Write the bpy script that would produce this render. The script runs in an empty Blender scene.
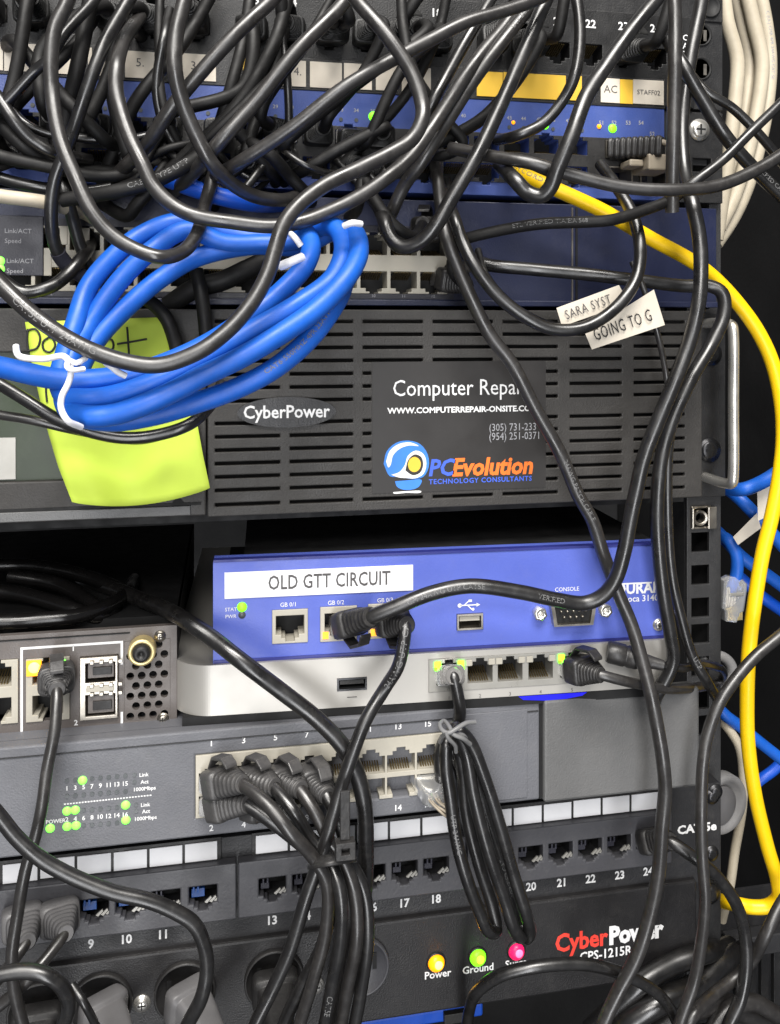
import bpy, math, random
from mathutils import Vector, Matrix
random.seed(7)
SC = bpy.context.scene
COL = SC.collection
S = 0.001                                   # every length below is in millimetres

# ------------------------------------------------------------------ camera
FPX = 850.0
YAW = math.atan(FPX / 4440.0)
FW = Vector((math.sin(YAW), math.cos(YAW), 0)); RT = Vector((math.cos(YAW), -math.sin(YAW), 0)); UP = Vector((0, 0, 1))
CAM = Vector((-383 * math.sin(YAW), -383 * math.cos(YAW), 1300.0))
cd = bpy.data.cameras.new('camera'); co = bpy.data.objects.new('camera', cd); COL.objects.link(co)
co.location = CAM * S; co.rotation_euler = (math.pi / 2, 0, -YAW)
cd.sensor_fit = 'VERTICAL'; cd.sensor_height = 32.0; cd.lens = FPX / 1024 * 32.0
cd.shift_y = -(512 - 328) / 1024.0; cd.clip_start = 0.01; cd.clip_end = 50
SC.camera = co


def ray(px, py):
    return FW + RT * ((px - 390) / FPX) + UP * ((328 - py) / FPX)


def W(px, py, d=0.0):
    """point of the plane d mm in front of the rack rails seen at this pixel (mm)"""
    r = ray(px, py)
    return CAM + r * ((-d - CAM.y) / r.y)


def zdepth(p):
    return (p - CAM).dot(FW)


# ------------------------------------------------------------------ materials
def lin(r, g, b):
    f = lambda v: (v / 255 / 12.92) if v <= 10 else ((v / 255 + .055) / 1.055) ** 2.4
    return (f(r), f(g), f(b))


def mat(name, col, rough=.5, metal=0., bump=0., bscale=400., vary=.12, vscale=60., dust=0., emit=None, estr=1., spec=.5, trans=0., alpha=1., rvary=.1, coat=0.):
    m = bpy.data.materials.new(name); m.use_nodes = True
    nt = m.node_tree; N = nt.nodes; L = nt.links
    b = N['Principled BSDF']
    b.inputs['Metallic'].default_value = metal
    b.inputs['Specular IOR Level'].default_value = spec
    b.inputs['Transmission Weight'].default_value = trans
    b.inputs['Alpha'].default_value = alpha
    b.inputs['Coat Weight'].default_value = coat
    tc = N.new('ShaderNodeTexCoord')
    n = N.new('ShaderNodeTexNoise'); n.inputs['Scale'].default_value = vscale; n.inputs['Detail'].default_value = 6; n.inputs['Roughness'].default_value = .65
    L.new(tc.outputs['Object'], n.inputs['Vector'])
    mr = N.new('ShaderNodeMapRange'); mr.inputs['From Min'].default_value = .3; mr.inputs['From Max'].default_value = .7
    mr.inputs['To Min'].default_value = 1 - vary; mr.inputs['To Max'].default_value = 1 + vary
    L.new(n.outputs['Fac'], mr.inputs['Value'])
    mx = N.new('ShaderNodeMix'); mx.data_type = 'RGBA'; mx.blend_type = 'MULTIPLY'; mx.inputs['Factor'].default_value = 1
    mx.inputs[6].default_value = (*col, 1)
    L.new(mr.outputs['Result'], mx.inputs[7])
    last = mx.outputs[2]
    if dust:
        n2 = N.new('ShaderNodeTexNoise'); n2.inputs['Scale'].default_value = vscale * 6; n2.inputs['Detail'].default_value = 8; n2.inputs['Roughness'].default_value = .8
        L.new(tc.outputs['Object'], n2.inputs['Vector'])
        m2 = N.new('ShaderNodeMapRange'); m2.inputs['From Min'].default_value = .5; m2.inputs['From Max'].default_value = .8; m2.inputs['To Max'].default_value = dust
        L.new(n2.outputs['Fac'], m2.inputs['Value'])
        mm = N.new('ShaderNodeMix'); mm.data_type = 'RGBA'
        L.new(m2.outputs['Result'], mm.inputs['Factor']); L.new(last, mm.inputs[6]); mm.inputs[7].default_value = (.32, .30, .27, 1)
        last = mm.outputs[2]
    L.new(last, b.inputs['Base Color'])
    r = N.new('ShaderNodeMapRange'); r.inputs['From Min'].default_value = .3; r.inputs['From Max'].default_value = .7
    r.inputs['To Min'].default_value = max(.03, rough - rvary); r.inputs['To Max'].default_value = min(1, rough + rvary)
    n3 = N.new('ShaderNodeTexNoise'); n3.inputs['Scale'].default_value = vscale * 2.3; n3.inputs['Detail'].default_value = 4
    L.new(tc.outputs['Object'], n3.inputs['Vector']); L.new(n3.outputs['Fac'], r.inputs['Value']); L.new(r.outputs['Result'], b.inputs['Roughness'])
    if bump:
        nb = N.new('ShaderNodeTexNoise'); nb.inputs['Scale'].default_value = bscale; nb.inputs['Detail'].default_value = 3
        L.new(tc.outputs['Object'], nb.inputs['Vector'])
        bp = N.new('ShaderNodeBump'); bp.inputs['Strength'].default_value = bump; bp.inputs['Distance'].default_value = .0006
        L.new(nb.outputs['Fac'], bp.inputs['Height']); L.new(bp.outputs['Normal'], b.inputs['Normal'])
    if emit:
        b.inputs['Emission Color'].default_value = (*emit, 1); b.inputs['Emission Strength'].default_value = estr
    return m


M = {}
M['cable'] = mat('black_pvc', lin(20, 19, 19), .33, bump=.12, bscale=200, vary=.3, vscale=45, dust=.08, rvary=.1, spec=1.0)
M['cable_dull'] = mat('dull_black_pvc', lin(13, 12, 12), .58, bump=.15, bscale=240, vary=.3, dust=.04, spec=.4)  # darker than the plain black jacket: shade of the deep tangle in its colour
M['cable_grey'] = mat('charcoal_pvc', lin(36, 34, 33), .37, bump=.14, bscale=200, vary=.25, dust=.12, rvary=.1, spec=1.0)
M['boot'] = mat('black_rubber', lin(40, 39, 39), .42, bump=.2, bscale=500, vary=.25, dust=.12)
M['blue_cable'] = mat('blue_pvc', lin(22, 92, 192), .46, bump=.14, bscale=160, vary=.14, dust=.06)
M['blue_dim'] = mat('deep_blue_pvc', lin(14, 78, 190), .42, bump=.08, vary=.12)
M['yellow_cable'] = mat('yellow_pvc', lin(250, 204, 10), .4, bump=.06, vary=.06, dust=.04)
M['cream_cable'] = mat('cream_pvc', lin(182, 172, 152), .5, bump=.1, vary=.14, dust=.15)
M['grey_rubber'] = mat('grey_rubber', lin(128, 127, 127), .55, bump=.15, vary=.15, dust=.1)
M['ups'] = mat('charcoal_abs', lin(52, 50, 48), .55, bump=.35, bscale=1400, vary=.12, vscale=30, dust=.06)
M['ups_dark'] = mat('black_abs', lin(34, 33, 33), .5, bump=.2, bscale=900, vary=.15, dust=.04)
M['sticker'] = mat('dark_grey_vinyl', lin(45, 43, 42), .42, vary=.08, vscale=20, dust=.02)
M['pit'] = mat('black_inside', lin(12, 12, 13), .7)
M['rail'] = mat('black_powder_coat', lin(48, 48, 49), .5, bump=.35, bscale=1800, vary=.12, dust=.08)
M['ear'] = mat('black_painted_steel', lin(32, 32, 33), .45, bump=.3, bscale=1500, vary=.12, dust=.06)
M['grey'] = mat('grey_painted_steel', lin(100, 101, 106), .48, bump=.3, bscale=1500, vary=.12, vscale=22, dust=.1)
M['grey_panel'] = mat('grey_plastic', lin(99, 99, 99), .42, bump=.3, bscale=1600, vary=.2, vscale=12, dust=.1)
M['panel'] = mat('charcoal_steel', lin(42, 42, 44), .45, bump=.3, bscale=1500, vary=.12, vscale=25, dust=.08)
M['block'] = mat('charcoal_plastic', lin(72, 72, 76), .42, bump=.15, bscale=900, vary=.1, vscale=30, dust=.08)
M['pdu'] = mat('black_steel', lin(29, 28, 29), .4, bump=.3, bscale=1500, vary=.12, vscale=25, dust=.05)
M['navy'] = mat('navy_painted_steel', lin(34, 40, 68), .38, bump=.15, bscale=1500, vary=.22, vscale=14, dust=.05)
M['navy_dark'] = mat('dark_slate_steel', lin(40, 40, 50), .42, bump=.15, bscale=1500, vary=.1, dust=.03)
M['blue_steel'] = mat('blue_painted_steel', lin(64, 84, 150), .42, bump=.15, bscale=1400, vary=.08, dust=.03)
M['blue_face'] = mat('royal_blue_panel', lin(84, 101, 190), .46, bump=.12, bscale=1500, vary=.1, vscale=16, dust=.08, rvary=.14)
M['blue_trim'] = mat('navy_edge', lin(40, 46, 120), .45)
M['silver'] = mat('silver_plastic', lin(182, 179, 173), .42, vary=.05, vscale=12, metal=.5, dust=.04)
M['router'] = mat('taupe_grey_steel', lin(96, 90, 87), .42, bump=.2, bscale=1500, vary=.08, dust=.05)
M['white'] = mat('white_card', lin(236, 236, 238), .55, vary=.08, vscale=22, dust=.03)
M['paper'] = mat('off_white_tape', lin(214, 205, 190), .45, vary=.12, vscale=30, dust=.1)
M['yellow_tape'] = mat('yellow_tape', lin(235, 190, 62), .5, vary=.06, vscale=30, dust=.03)
M['note'] = mat('lime_paper', lin(194, 217, 76), .7, vary=.1, vscale=10, bump=.3, bscale=60)
M['ink'] = mat('black_ink', lin(32, 32, 34), .6)
M['ink_grey'] = mat('grey_ink', lin(82, 80, 80), .6)
M['mark'] = mat('white_ink', lin(232, 232, 232), .6)
M['mark_dim'] = mat('pale_grey_ink', lin(158, 158, 162), .6)
M['mark_cable'] = mat('grey_cable_print', lin(112, 112, 112), .5)
M['bezel'] = mat('cream_port_plastic', lin(176, 171, 158), .5, vary=.08, dust=.08)
M['bezel_grey'] = mat('grey_port_shield', lin(160, 158, 152), .35, metal=.3, vary=.08)
M['metal'] = mat('nickel', lin(176, 170, 160), .36, metal=1., vary=.15)
M['chrome'] = mat('chrome', lin(232, 229, 222), .3, metal=.85, vary=.05)
M['dark_metal'] = mat('black_oxide', lin(70, 70, 72), .32, metal=.8, vary=.15)
M['gold'] = mat('gold_plate', lin(238, 218, 160), .42, metal=.7)
M['clear'] = mat('clear_polycarbonate', (.86, .87, .88), .12, trans=.75, vary=.03, spec=.5)
M['smoke'] = mat('frosted_plug_plastic', lin(150, 148, 146), .25, trans=.45)
M['tie'] = mat('white_twist_tie', lin(240, 240, 244), .45)
M['grey_tie'] = mat('grey_twist_tie', lin(120, 120, 120), .45)
M['red'] = mat('red_ink', lin(226, 62, 48), .6)
M['orange'] = mat('orange_ink', lin(246, 118, 40), .6)
M['sky'] = mat('light_blue_ink', lin(60, 130, 225), .55)
M['indigo'] = mat('blue_ink', lin(66, 100, 215), .6)
M['blue_jack'] = mat('blue_jack_plastic', lin(22, 66, 130), .4)
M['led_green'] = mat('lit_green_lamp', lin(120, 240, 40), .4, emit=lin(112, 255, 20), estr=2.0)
M['led_bright'] = mat('lit_bright_green_lamp', lin(150, 255, 90), .4, emit=lin(95, 255, 60), estr=2.6)
M['led_amber'] = mat('lit_amber_lamp', lin(255, 170, 20), .35, emit=lin(255, 150, 0), estr=1.3)
M['led_pink'] = mat('lit_red_lamp', lin(230, 30, 90), .35, emit=lin(225, 18, 84), estr=1.0)
M['led_blue'] = mat('lit_blue_lamp', lin(12, 12, 120), .4, emit=lin(8, 8, 255), estr=.8)
M['led_off'] = mat('unlit_lamp', lin(74, 78, 80), .35)
M['lcd'] = mat('dark_green_glass', lin(30, 42, 20), .38, vary=.35, vscale=18, rvary=.05, dust=.05)
M['grey_plug'] = mat('grey_vinyl_plug', lin(98, 97, 98), .42, bump=.1, vary=.1, dust=.1)
M['taupe'] = mat('dusty_beige_plastic', lin(150, 140, 124), .5, vary=.12)
M['deep'] = mat('black_cabinet_paint', lin(24, 24, 25), .55, bump=.2, bscale=300, vary=.2, vscale=8)
M['amber_core'] = mat('amber_lamp_core', lin(255, 220, 90), .4, emit=lin(255, 190, 40), estr=22.0)
M['green_core'] = mat('green_lamp_core', lin(150, 255, 60), .4, emit=lin(110, 255, 20), estr=7.0)
M['pink_core'] = mat('red_lamp_core', lin(255, 120, 160), .4, emit=lin(255, 110, 160), estr=1.3)
M['boot_dark'] = mat('deep_black_rubber', lin(24, 24, 24), .45, bump=.2, bscale=500, vary=.25, dust=.08)  # darker copy of the black boot rubber for plugs in the top tangle
M['upper'] = mat('black_panel_paint', lin(20, 20, 21), .45, bump=.3, bscale=1500, vary=.1, dust=.04)
M['boot_grey'] = mat('translucent_grey_rubber', lin(66, 65, 65), .4, bump=.2, bscale=500, vary=.2, dust=.15)
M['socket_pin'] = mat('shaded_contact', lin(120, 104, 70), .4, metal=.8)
M['gloss'] = mat('glossy_black_pvc', lin(20, 19, 19), .22, vary=.2)


# ------------------------------------------------------------------ mesh builder (millimetres)
class MB:
    def __init__(s):
        s.v = []; s.f = []; s.sm = []; s.mi = []

    def add(s, vs, fs, smooth=False, mi=0):
        b = len(s.v); s.v += [Vector(x) for x in vs]
        for f in fs:
            s.f.append([b + i for i in f]); s.sm.append(smooth); s.mi.append(mi)
        return s

    def box(s, x0, x1, y0, y1, z0, z1, mi=0):
        v = [(x, y, z) for x in (x0, x1) for y in (y0, y1) for z in (z0, z1)]
        return s.add(v, [(0, 1, 3, 2), (4, 6, 7, 5), (0, 4, 5, 1), (2, 3, 7, 6), (0, 2, 6, 4), (1, 5, 7, 3)], mi=mi)

    def prism(s, poly, y0, y1, mi=0, smooth=False):
        """poly: (x,z) points, extruded along y"""
        n = len(poly)
        v = [(p[0], y0, p[1]) for p in poly] + [(p[0], y1, p[1]) for p in poly]
        s.add(v, [tuple(range(n)), tuple(range(2 * n - 1, n - 1, -1))], mi=mi)
        s.add(v, [(i, n + i, n + (i + 1) % n, (i + 1) % n) for i in range(n)], smooth, mi)
        return s

    def prism_z(s, poly, z0, z1, mi=0, smooth=False):
        n = len(poly)
        v = [(p[0], p[1], z0) for p in poly] + [(p[0], p[1], z1) for p in poly]
        s.add(v, [tuple(range(n)), tuple(range(2 * n - 1, n - 1, -1))], mi=mi)
        s.add(v, [(i, n + i, n + (i + 1) % n, (i + 1) % n) for i in range(n)], smooth, mi)
        return s

    def disc(s, cx, cz, r, y0, y1, n=20, mi=0, rz=None):
        return s.prism([(cx + r * math.cos(2 * math.pi * i / n), cz + (rz or r) * math.sin(2 * math.pi * i / n)) for i in range(n)], y0, y1, mi, True)

    def dome(s, cx, cz, r, y0, h, n=16, mi=0):
        """rounded lamp pointing to -y"""
        rings = []
        for k in range(5):
            a = k / 4 * math.pi / 2
            rr = r * math.cos(a); yy = y0 - h * math.sin(a)
            rings.append([(cx + max(rr, .001) * math.cos(2 * math.pi * i / n), yy, cz + max(rr, .001) * math.sin(2 * math.pi * i / n)) for i in range(n)])
        v = [p for q in rings for p in q]
        return s.add(v, [(k * n + i, k * n + (i + 1) % n, (k + 1) * n + (i + 1) % n, (k + 1) * n + i) for k in range(4) for i in range(n)], True, mi)

    def lathe(s, o, ax, prof, n=20, mi=0):
        """profile of (r, t) along axis ax from point o"""
        ax = Vector(ax).normalized(); o = Vector(o)
        a = ax.orthogonal().normalized(); b = ax.cross(a)
        v = [o + ax * t + (a * math.cos(2 * math.pi * i / n) + b * math.sin(2 * math.pi * i / n)) * max(r, .001) for r, t in prof for i in range(n)]
        return s.add(v, [(k * n + i, k * n + (i + 1) % n, (k + 1) * n + (i + 1) % n, (k + 1) * n + i) for k in range(len(prof) - 1) for i in range(n)], True, mi)

    def loft(s, o, ax, up, secs, n=20, mi=0):
        """secs: (t, half width, half height, exponent, side shift, up shift)"""
        ax = Vector(ax).normalized(); sd = ax.cross(Vector(up)).normalized(); u = sd.cross(ax); o = Vector(o); v = []
        for t, hw, hh, e, *sh in secs:
            dx, dz = sh if sh else (0, 0)
            for i in range(n):
                a = 2 * math.pi * (i + .5) / n; c, q = math.cos(a), math.sin(a)
                v.append(o + ax * t + sd * (dx + hw * math.copysign(abs(c) ** (2 / e), c)) + u * (dz + hh * math.copysign(abs(q) ** (2 / e), q)))
        m = len(secs)
        s.add(v, [(k * n + i, k * n + (i + 1) % n, (k + 1) * n + (i + 1) % n, (k + 1) * n + i) for k in range(m - 1) for i in range(n)], True, mi)
        s.add(v[:n], [tuple(range(n - 1, -1, -1))], mi=mi); s.add(v[-n:], [tuple(range(n))], mi=mi)
        return s

    def plate(s, x0, x1, z0, z1, y0, y1, holes=(), mi=0):
        """front plate with rectangular holes (x0,x1,z0,z1), one clean shared-vertex sheet with side walls"""
        xs = sorted({round(q, 3) for q in [x0, x1] + [h[i] for h in holes for i in (0, 1)] if x0 <= q <= x1})
        zs = sorted({round(q, 3) for q in [z0, z1] + [h[i] for h in holes for i in (2, 3)] if z0 <= q <= z1})
        nx, nz = len(xs) - 1, len(zs) - 1
        sol = [[not any(h[0] - .01 <= (xs[i] + xs[i + 1]) / 2 <= h[1] + .01 and h[2] - .01 <= (zs[j] + zs[j + 1]) / 2 <= h[3] + .01 for h in holes) for j in range(nz)] for i in range(nx)]
        idx = {}; v = []

        def V(i, j, k):
            if (i, j, k) not in idx:
                idx[(i, j, k)] = len(v); v.append((xs[i], (y0, y1)[k], zs[j]))
            return idx[(i, j, k)]
        f = []
        ok = lambda i, j: 0 <= i < nx and 0 <= j < nz and sol[i][j]
        for i in range(nx):
            for j in range(nz):
                if not sol[i][j]: continue
                f.append((V(i, j, 0), V(i + 1, j, 0), V(i + 1, j + 1, 0), V(i, j + 1, 0)))
                f.append((V(i, j, 1), V(i, j + 1, 1), V(i + 1, j + 1, 1), V(i + 1, j, 1)))
                if not ok(i - 1, j): f.append((V(i, j, 0), V(i, j + 1, 0), V(i, j + 1, 1), V(i, j, 1)))
                if not ok(i + 1, j): f.append((V(i + 1, j, 0), V(i + 1, j, 1), V(i + 1, j + 1, 1), V(i + 1, j + 1, 0)))
                if not ok(i, j - 1): f.append((V(i, j, 0), V(i, j, 1), V(i + 1, j, 1), V(i + 1, j, 0)))
                if not ok(i, j + 1): f.append((V(i, j + 1, 0), V(i + 1, j + 1, 0), V(i + 1, j + 1, 1), V(i, j + 1, 1)))
        return s.add(v, f, mi=mi)

    def text(s, body, x, z, h, y, align='l', bold=0., squeeze=1., shear=0., rot=0., track=1., mi=0):
        """lettering of cap height h on the plane y, facing -y; (x,z) is the baseline start / centre"""
        cu = bpy.data.curves.new('lettering', 'FONT'); cu.body = body; cu.size = 1; cu.shear = shear; cu.offset = bold; cu.resolution_u = 2; cu.space_character = track
        ob = bpy.data.objects.new('lettering', cu); me = ob.to_mesh()
        k = h / .682
        pts = [Vector((q.co.x * k * squeeze, q.co.y * k)) for q in me.vertices]
        fs = [tuple(p.vertices) for p in me.polygons]
        if pts:
            lo = min(p.x for p in pts); hi = max(p.x for p in pts)
            off = {'l': -lo, 'c': -(lo + hi) / 2, 'r': -hi}[align]
            c, q = math.cos(rot), math.sin(rot)
            s.add([(x + (p.x + off) * c - p.y * q, y, z + (p.x + off) * q + p.y * c) for p in pts], fs, mi=mi)
        ob.to_mesh_clear(); bpy.data.objects.remove(ob); bpy.data.curves.remove(cu)
        return s

    def build(s, name, m, parent=None, bevel=0., loc=None, seg=2, off=None):
        o0 = Vector(off) if off is not None else Vector((0, 0, 0))
        me = bpy.data.meshes.new(name)
        me.from_pydata([tuple((v - o0) * S) for v in s.v], [], s.f)
        me.polygons.foreach_set('use_smooth', s.sm); me.polygons.foreach_set('material_index', s.mi)
        for q in (m if isinstance(m, (list, tuple)) else [m]): me.materials.append(M[q] if isinstance(q, str) else q)
        me.validate(); me.update()
        ob = bpy.data.objects.new(name, me); COL.objects.link(ob)
        if parent is not None: ob.parent = parent
        if loc is not None: ob.location = Vector(loc) * S
        if bevel:
            b = ob.modifiers.new('bevel', 'BEVEL'); b.width = bevel * S; b.segments = seg; b.limit_method = 'ANGLE'; b.angle_limit = math.radians(40); b.use_clamp_overlap = True
        return ob


def tag(o, label, cat, group=None, kind=None):
    if label: o['label'] = label
    if cat: o['category'] = cat
    if group: o['group'] = group
    if kind: o['kind'] = kind
    return o


def empty(name, loc_mm, label, cat, group=None, rz=0.):
    o = bpy.data.objects.new(name, None); COL.objects.link(o); o.empty_display_size = .02
    o.location = Vector(loc_mm) * S; o.rotation_euler = (0, 0, rz)
    return tag(o, label, cat, group)


class Dev:
    """a piece of equipment with its own upright frame: x along its face, y into the rack, z up"""
    def __init__(s, name, label, cat, px, py, rz=0., group=None, d=0.):
        s.O = W(px, py, d); s.O = Vector((s.O.x, 0, s.O.z)); s.rz = rz
        s.u = Vector((math.cos(rz), math.sin(rz), 0)); s.n = Vector((-math.sin(rz), math.cos(rz), 0))
        s.root = empty(name, s.O, label, cat, group, rz)

    def at(s, px, py, d=0.):
        r = ray(px, py); t = (-d - (CAM - s.O).dot(s.n)) / r.dot(s.n); p = CAM + r * t - s.O
        return p.dot(s.u), p.z

    def X(s, px, py, d=0.): return s.at(px, py, d)[0]

    def Z(s, px, py, d=0.): return s.at(px, py, d)[1]

    def rect(s, px0, py0, px1, py1, d):
        """rectangle (x0,x1,z0,z1) from its upper-left and lower-right pixels"""
        a = s.at(px0, py0, d); b = s.at(px1, py1, d)
        return a[0], b[0], b[1], a[1]

    def wp(s, x, z, d):
        return s.O + s.u * x + s.n * (-d) + UP * z


def jack_holes(cx, cz, w=11.8, h=7.0, tab='down'):
    t = -1 if tab == 'down' else 1
    a = [(cx - w / 2, cx + w / 2, cz - h / 2, cz + h / 2)]
    y = cz + t * h / 2
    a.append((cx - w * .30, cx + w * .30, min(y, y + t * 1.5), max(y, y + t * 1.5)))
    a.append((cx - w * .16, cx + w * .16, min(y + t * 1.5, y + t * 2.9), max(y + t * 1.5, y + t * 2.9)))
    return a


def jack_inside(dv, parent, cx, cz, d, w=11.8, h=7.0, depth=11, tab='down', m='pit', contact='socket_pin', name='port'):
    """the cavity of one socket: dark liner, contact springs"""
    mb = MB()
    t = -1 if tab == 'down' else 1
    zlo, zhi = cz - h / 2 - (3.2 if t < 0 else .3), cz + h / 2 + (3.2 if t > 0 else .3)
    y1 = -d + depth
    mb.box(cx - w / 2 - .3, cx + w / 2 + .3, y1, y1 + .6, zlo, zhi)
    for i in range(8):
        x = cx - 3.6 + i * 1.03
        za = cz - t * (h / 2 - .5)
        mb.add([(x - .25, -d + 1.5, za), (x + .25, -d + 1.5, za), (x + .25, y1 - .4, za + t * 2.8), (x - .25, y1 - .4, za + t * 2.8),
                (x - .25, -d + 1.5, za - t * .4), (x + .25, -d + 1.5, za - t * .4), (x + .25, y1 - .4, za + t * 2.4), (x - .25, y1 - .4, za + t * 2.4)],
               [(0, 1, 2, 3), (7, 6, 5, 4), (0, 4, 5, 1), (1, 5, 6, 2), (2, 6, 7, 3), (3, 7, 4, 0)], mi=1)
    return mb.build(name, [m, contact], parent)


def screw(parent, x, z, y, r=4.0, m='dark_metal', name='screw'):
    mb = MB()
    mb.lathe((x, y, z), (0, -1, 0), [(r * 1.35, 0), (r * 1.35, .6), (r, .65), (r * .96, 1.2), (r * .75, 1.7), (r * .42, 1.85), (.01, 1.85)], 22)
    mb.box(x - r * .62, x + r * .62, y - 1.95, y - 1.75, z - r * .11, z + r * .11, 1)
    mb.box(x - r * .11, x + r * .11, y - 1.96, y - 1.75, z - r * .62, z + r * .62, 1)
    return mb.build(name, [m, 'pit'], parent)


U = 44.45
XL = W(718, 300, 0).x - 482.6                # left edge of the 19 inch faces
XR = W(718, 300, 0).x                        # right edge
# ------------------------------------------------------------------ room behind: black cabinet
def setting():
    mb = MB()
    mb.box(XL - 250, XR + 420, 420, 428, 600, 2000)
    o = mb.build('wall', 'deep'); tag(o, None, None, kind='structure')
    mb = MB(); mb.box(XL - 250, XR + 420, -90, 419.5, 592, 599.5); tag(mb.build('floor', 'deep'), None, None, kind='structure')
    mb = MB()
    mb.box(XR + 150, XR + 158, -40, 418, 600, 2000)
    # a folded seam and a row of punched slots as cabinet sides have
    mb.box(XR + 146, XR + 149.5, 60, 78, 600, 2000)
    o = mb.build('cabinet_enclosure', 'deep', bevel=1.0); tag(o, 'black cabinet side panel in the dark right of the rack', 'cabinet panel')


setting()

# ------------------------------------------------------------------ right mounting rail with square holes
def rail():
    dv = Dev('rack_rail', 'upright black mounting rail with a column of square holes at the right', 'rack rail', 705, 1080)
    x0, x1 = dv.X(687, 575), dv.X(721, 575)
    zt = W(705, -60).z - dv.O.z
    z0 = dv.Z(700, 575)
    hx = dv.X(700.5, 575)
    holes = []; z = z0
    offs = [0, 12.7, 28.575]                  # spacing inside one rack unit
    base = z0 - 15.875
    k = -8
    while k < 14:
        for o in (0, 15.875, 31.75):
            zz = base + k * U + o
            if 6 < zz < zt - 6: holes.append((hx - 4.7, hx + 4.7, zz - 4.7, zz + 4.7))
        k += 1
    mb = MB().plate(x0, x1, 0, zt, 0, 2, holes); mb.box(x1 - 2, x1, 2.01, 45, 0, zt); mb.box(x0, x0 + 1.5, 2.01, 22, 0, zt)
    mb.build('channel', 'rail', dv.root, .3)
    return dv, base


RAIL, RB = rail()
RAILZ0 = RAIL.O.z + RB                        # world z of one rail hole row

mb = MB(); c = W(700, 517, 0)
mb.box(c.x - 5.2, c.x + 5.2, -1.4, 3, c.z - 5.6, c.z - 4.4); mb.box(c.x - 5.2, c.x + 5.2, -1.4, 3, c.z + 4.4, c.z + 5.6)
mb.box(c.x + 2.6, c.x + 7.2, -3.2, -1.5, c.z - 5.4, c.z + 5.4); mb.box(c.x - 5.4, c.x - 4.2, -2.6, 3, c.z - 5, c.z + 5)
mb.lathe((c.x - 1, -2.4, c.z), (0, 1, 0), [(3.6, 0), (3.9, .5), (3.9, 5), (2.4, 5), (2.4, .3), (3.6, 0)], 16)
tag(mb.build('cage_nut', 'metal', bevel=.4, off=c, loc=c), 'shiny cage nut clipped in the rail just below the large black unit', 'cage nut')


def ears(dv, x0, x1, z0, z1, d, bolts, m='ear', slots=()):
    """the right-hand mounting ear: plate with round-ended slots and bolts"""
    hs = [(s[0] - 4.8, s[0] + 4.8, s[1] - 3.2, s[1] + 3.2) for s in slots]
    MB().plate(x0, x1, z0, z1, -d, -.4, hs).build('mounting_ear', m, dv.root, .3)
    for x, z, r, mm in bolts: screw(dv.root, x, z, -d, r, mm)


# ------------------------------------------------------------------ topmost black blank unit
dv = Dev('blanking_plate_unit', 'plain black rack panel at the very top right edge of the rack', 'rack panel', 500, 12)
MB().box(XL - dv.O.x, XR - dv.O.x - .5, -5, -.4, .8, U * 2).build('faceplate', 'ear', dv.root, .4)
xh = dv.X(704, 8)
mb = MB().lathe((xh, -5.0, 8), (0, -1, 0), [(5.5, 0), (5.5, .8), (4.6, 1), (4.3, .2), (.01, .2)], 18).build('bolt_recess', 'pit', dv.root)

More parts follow.
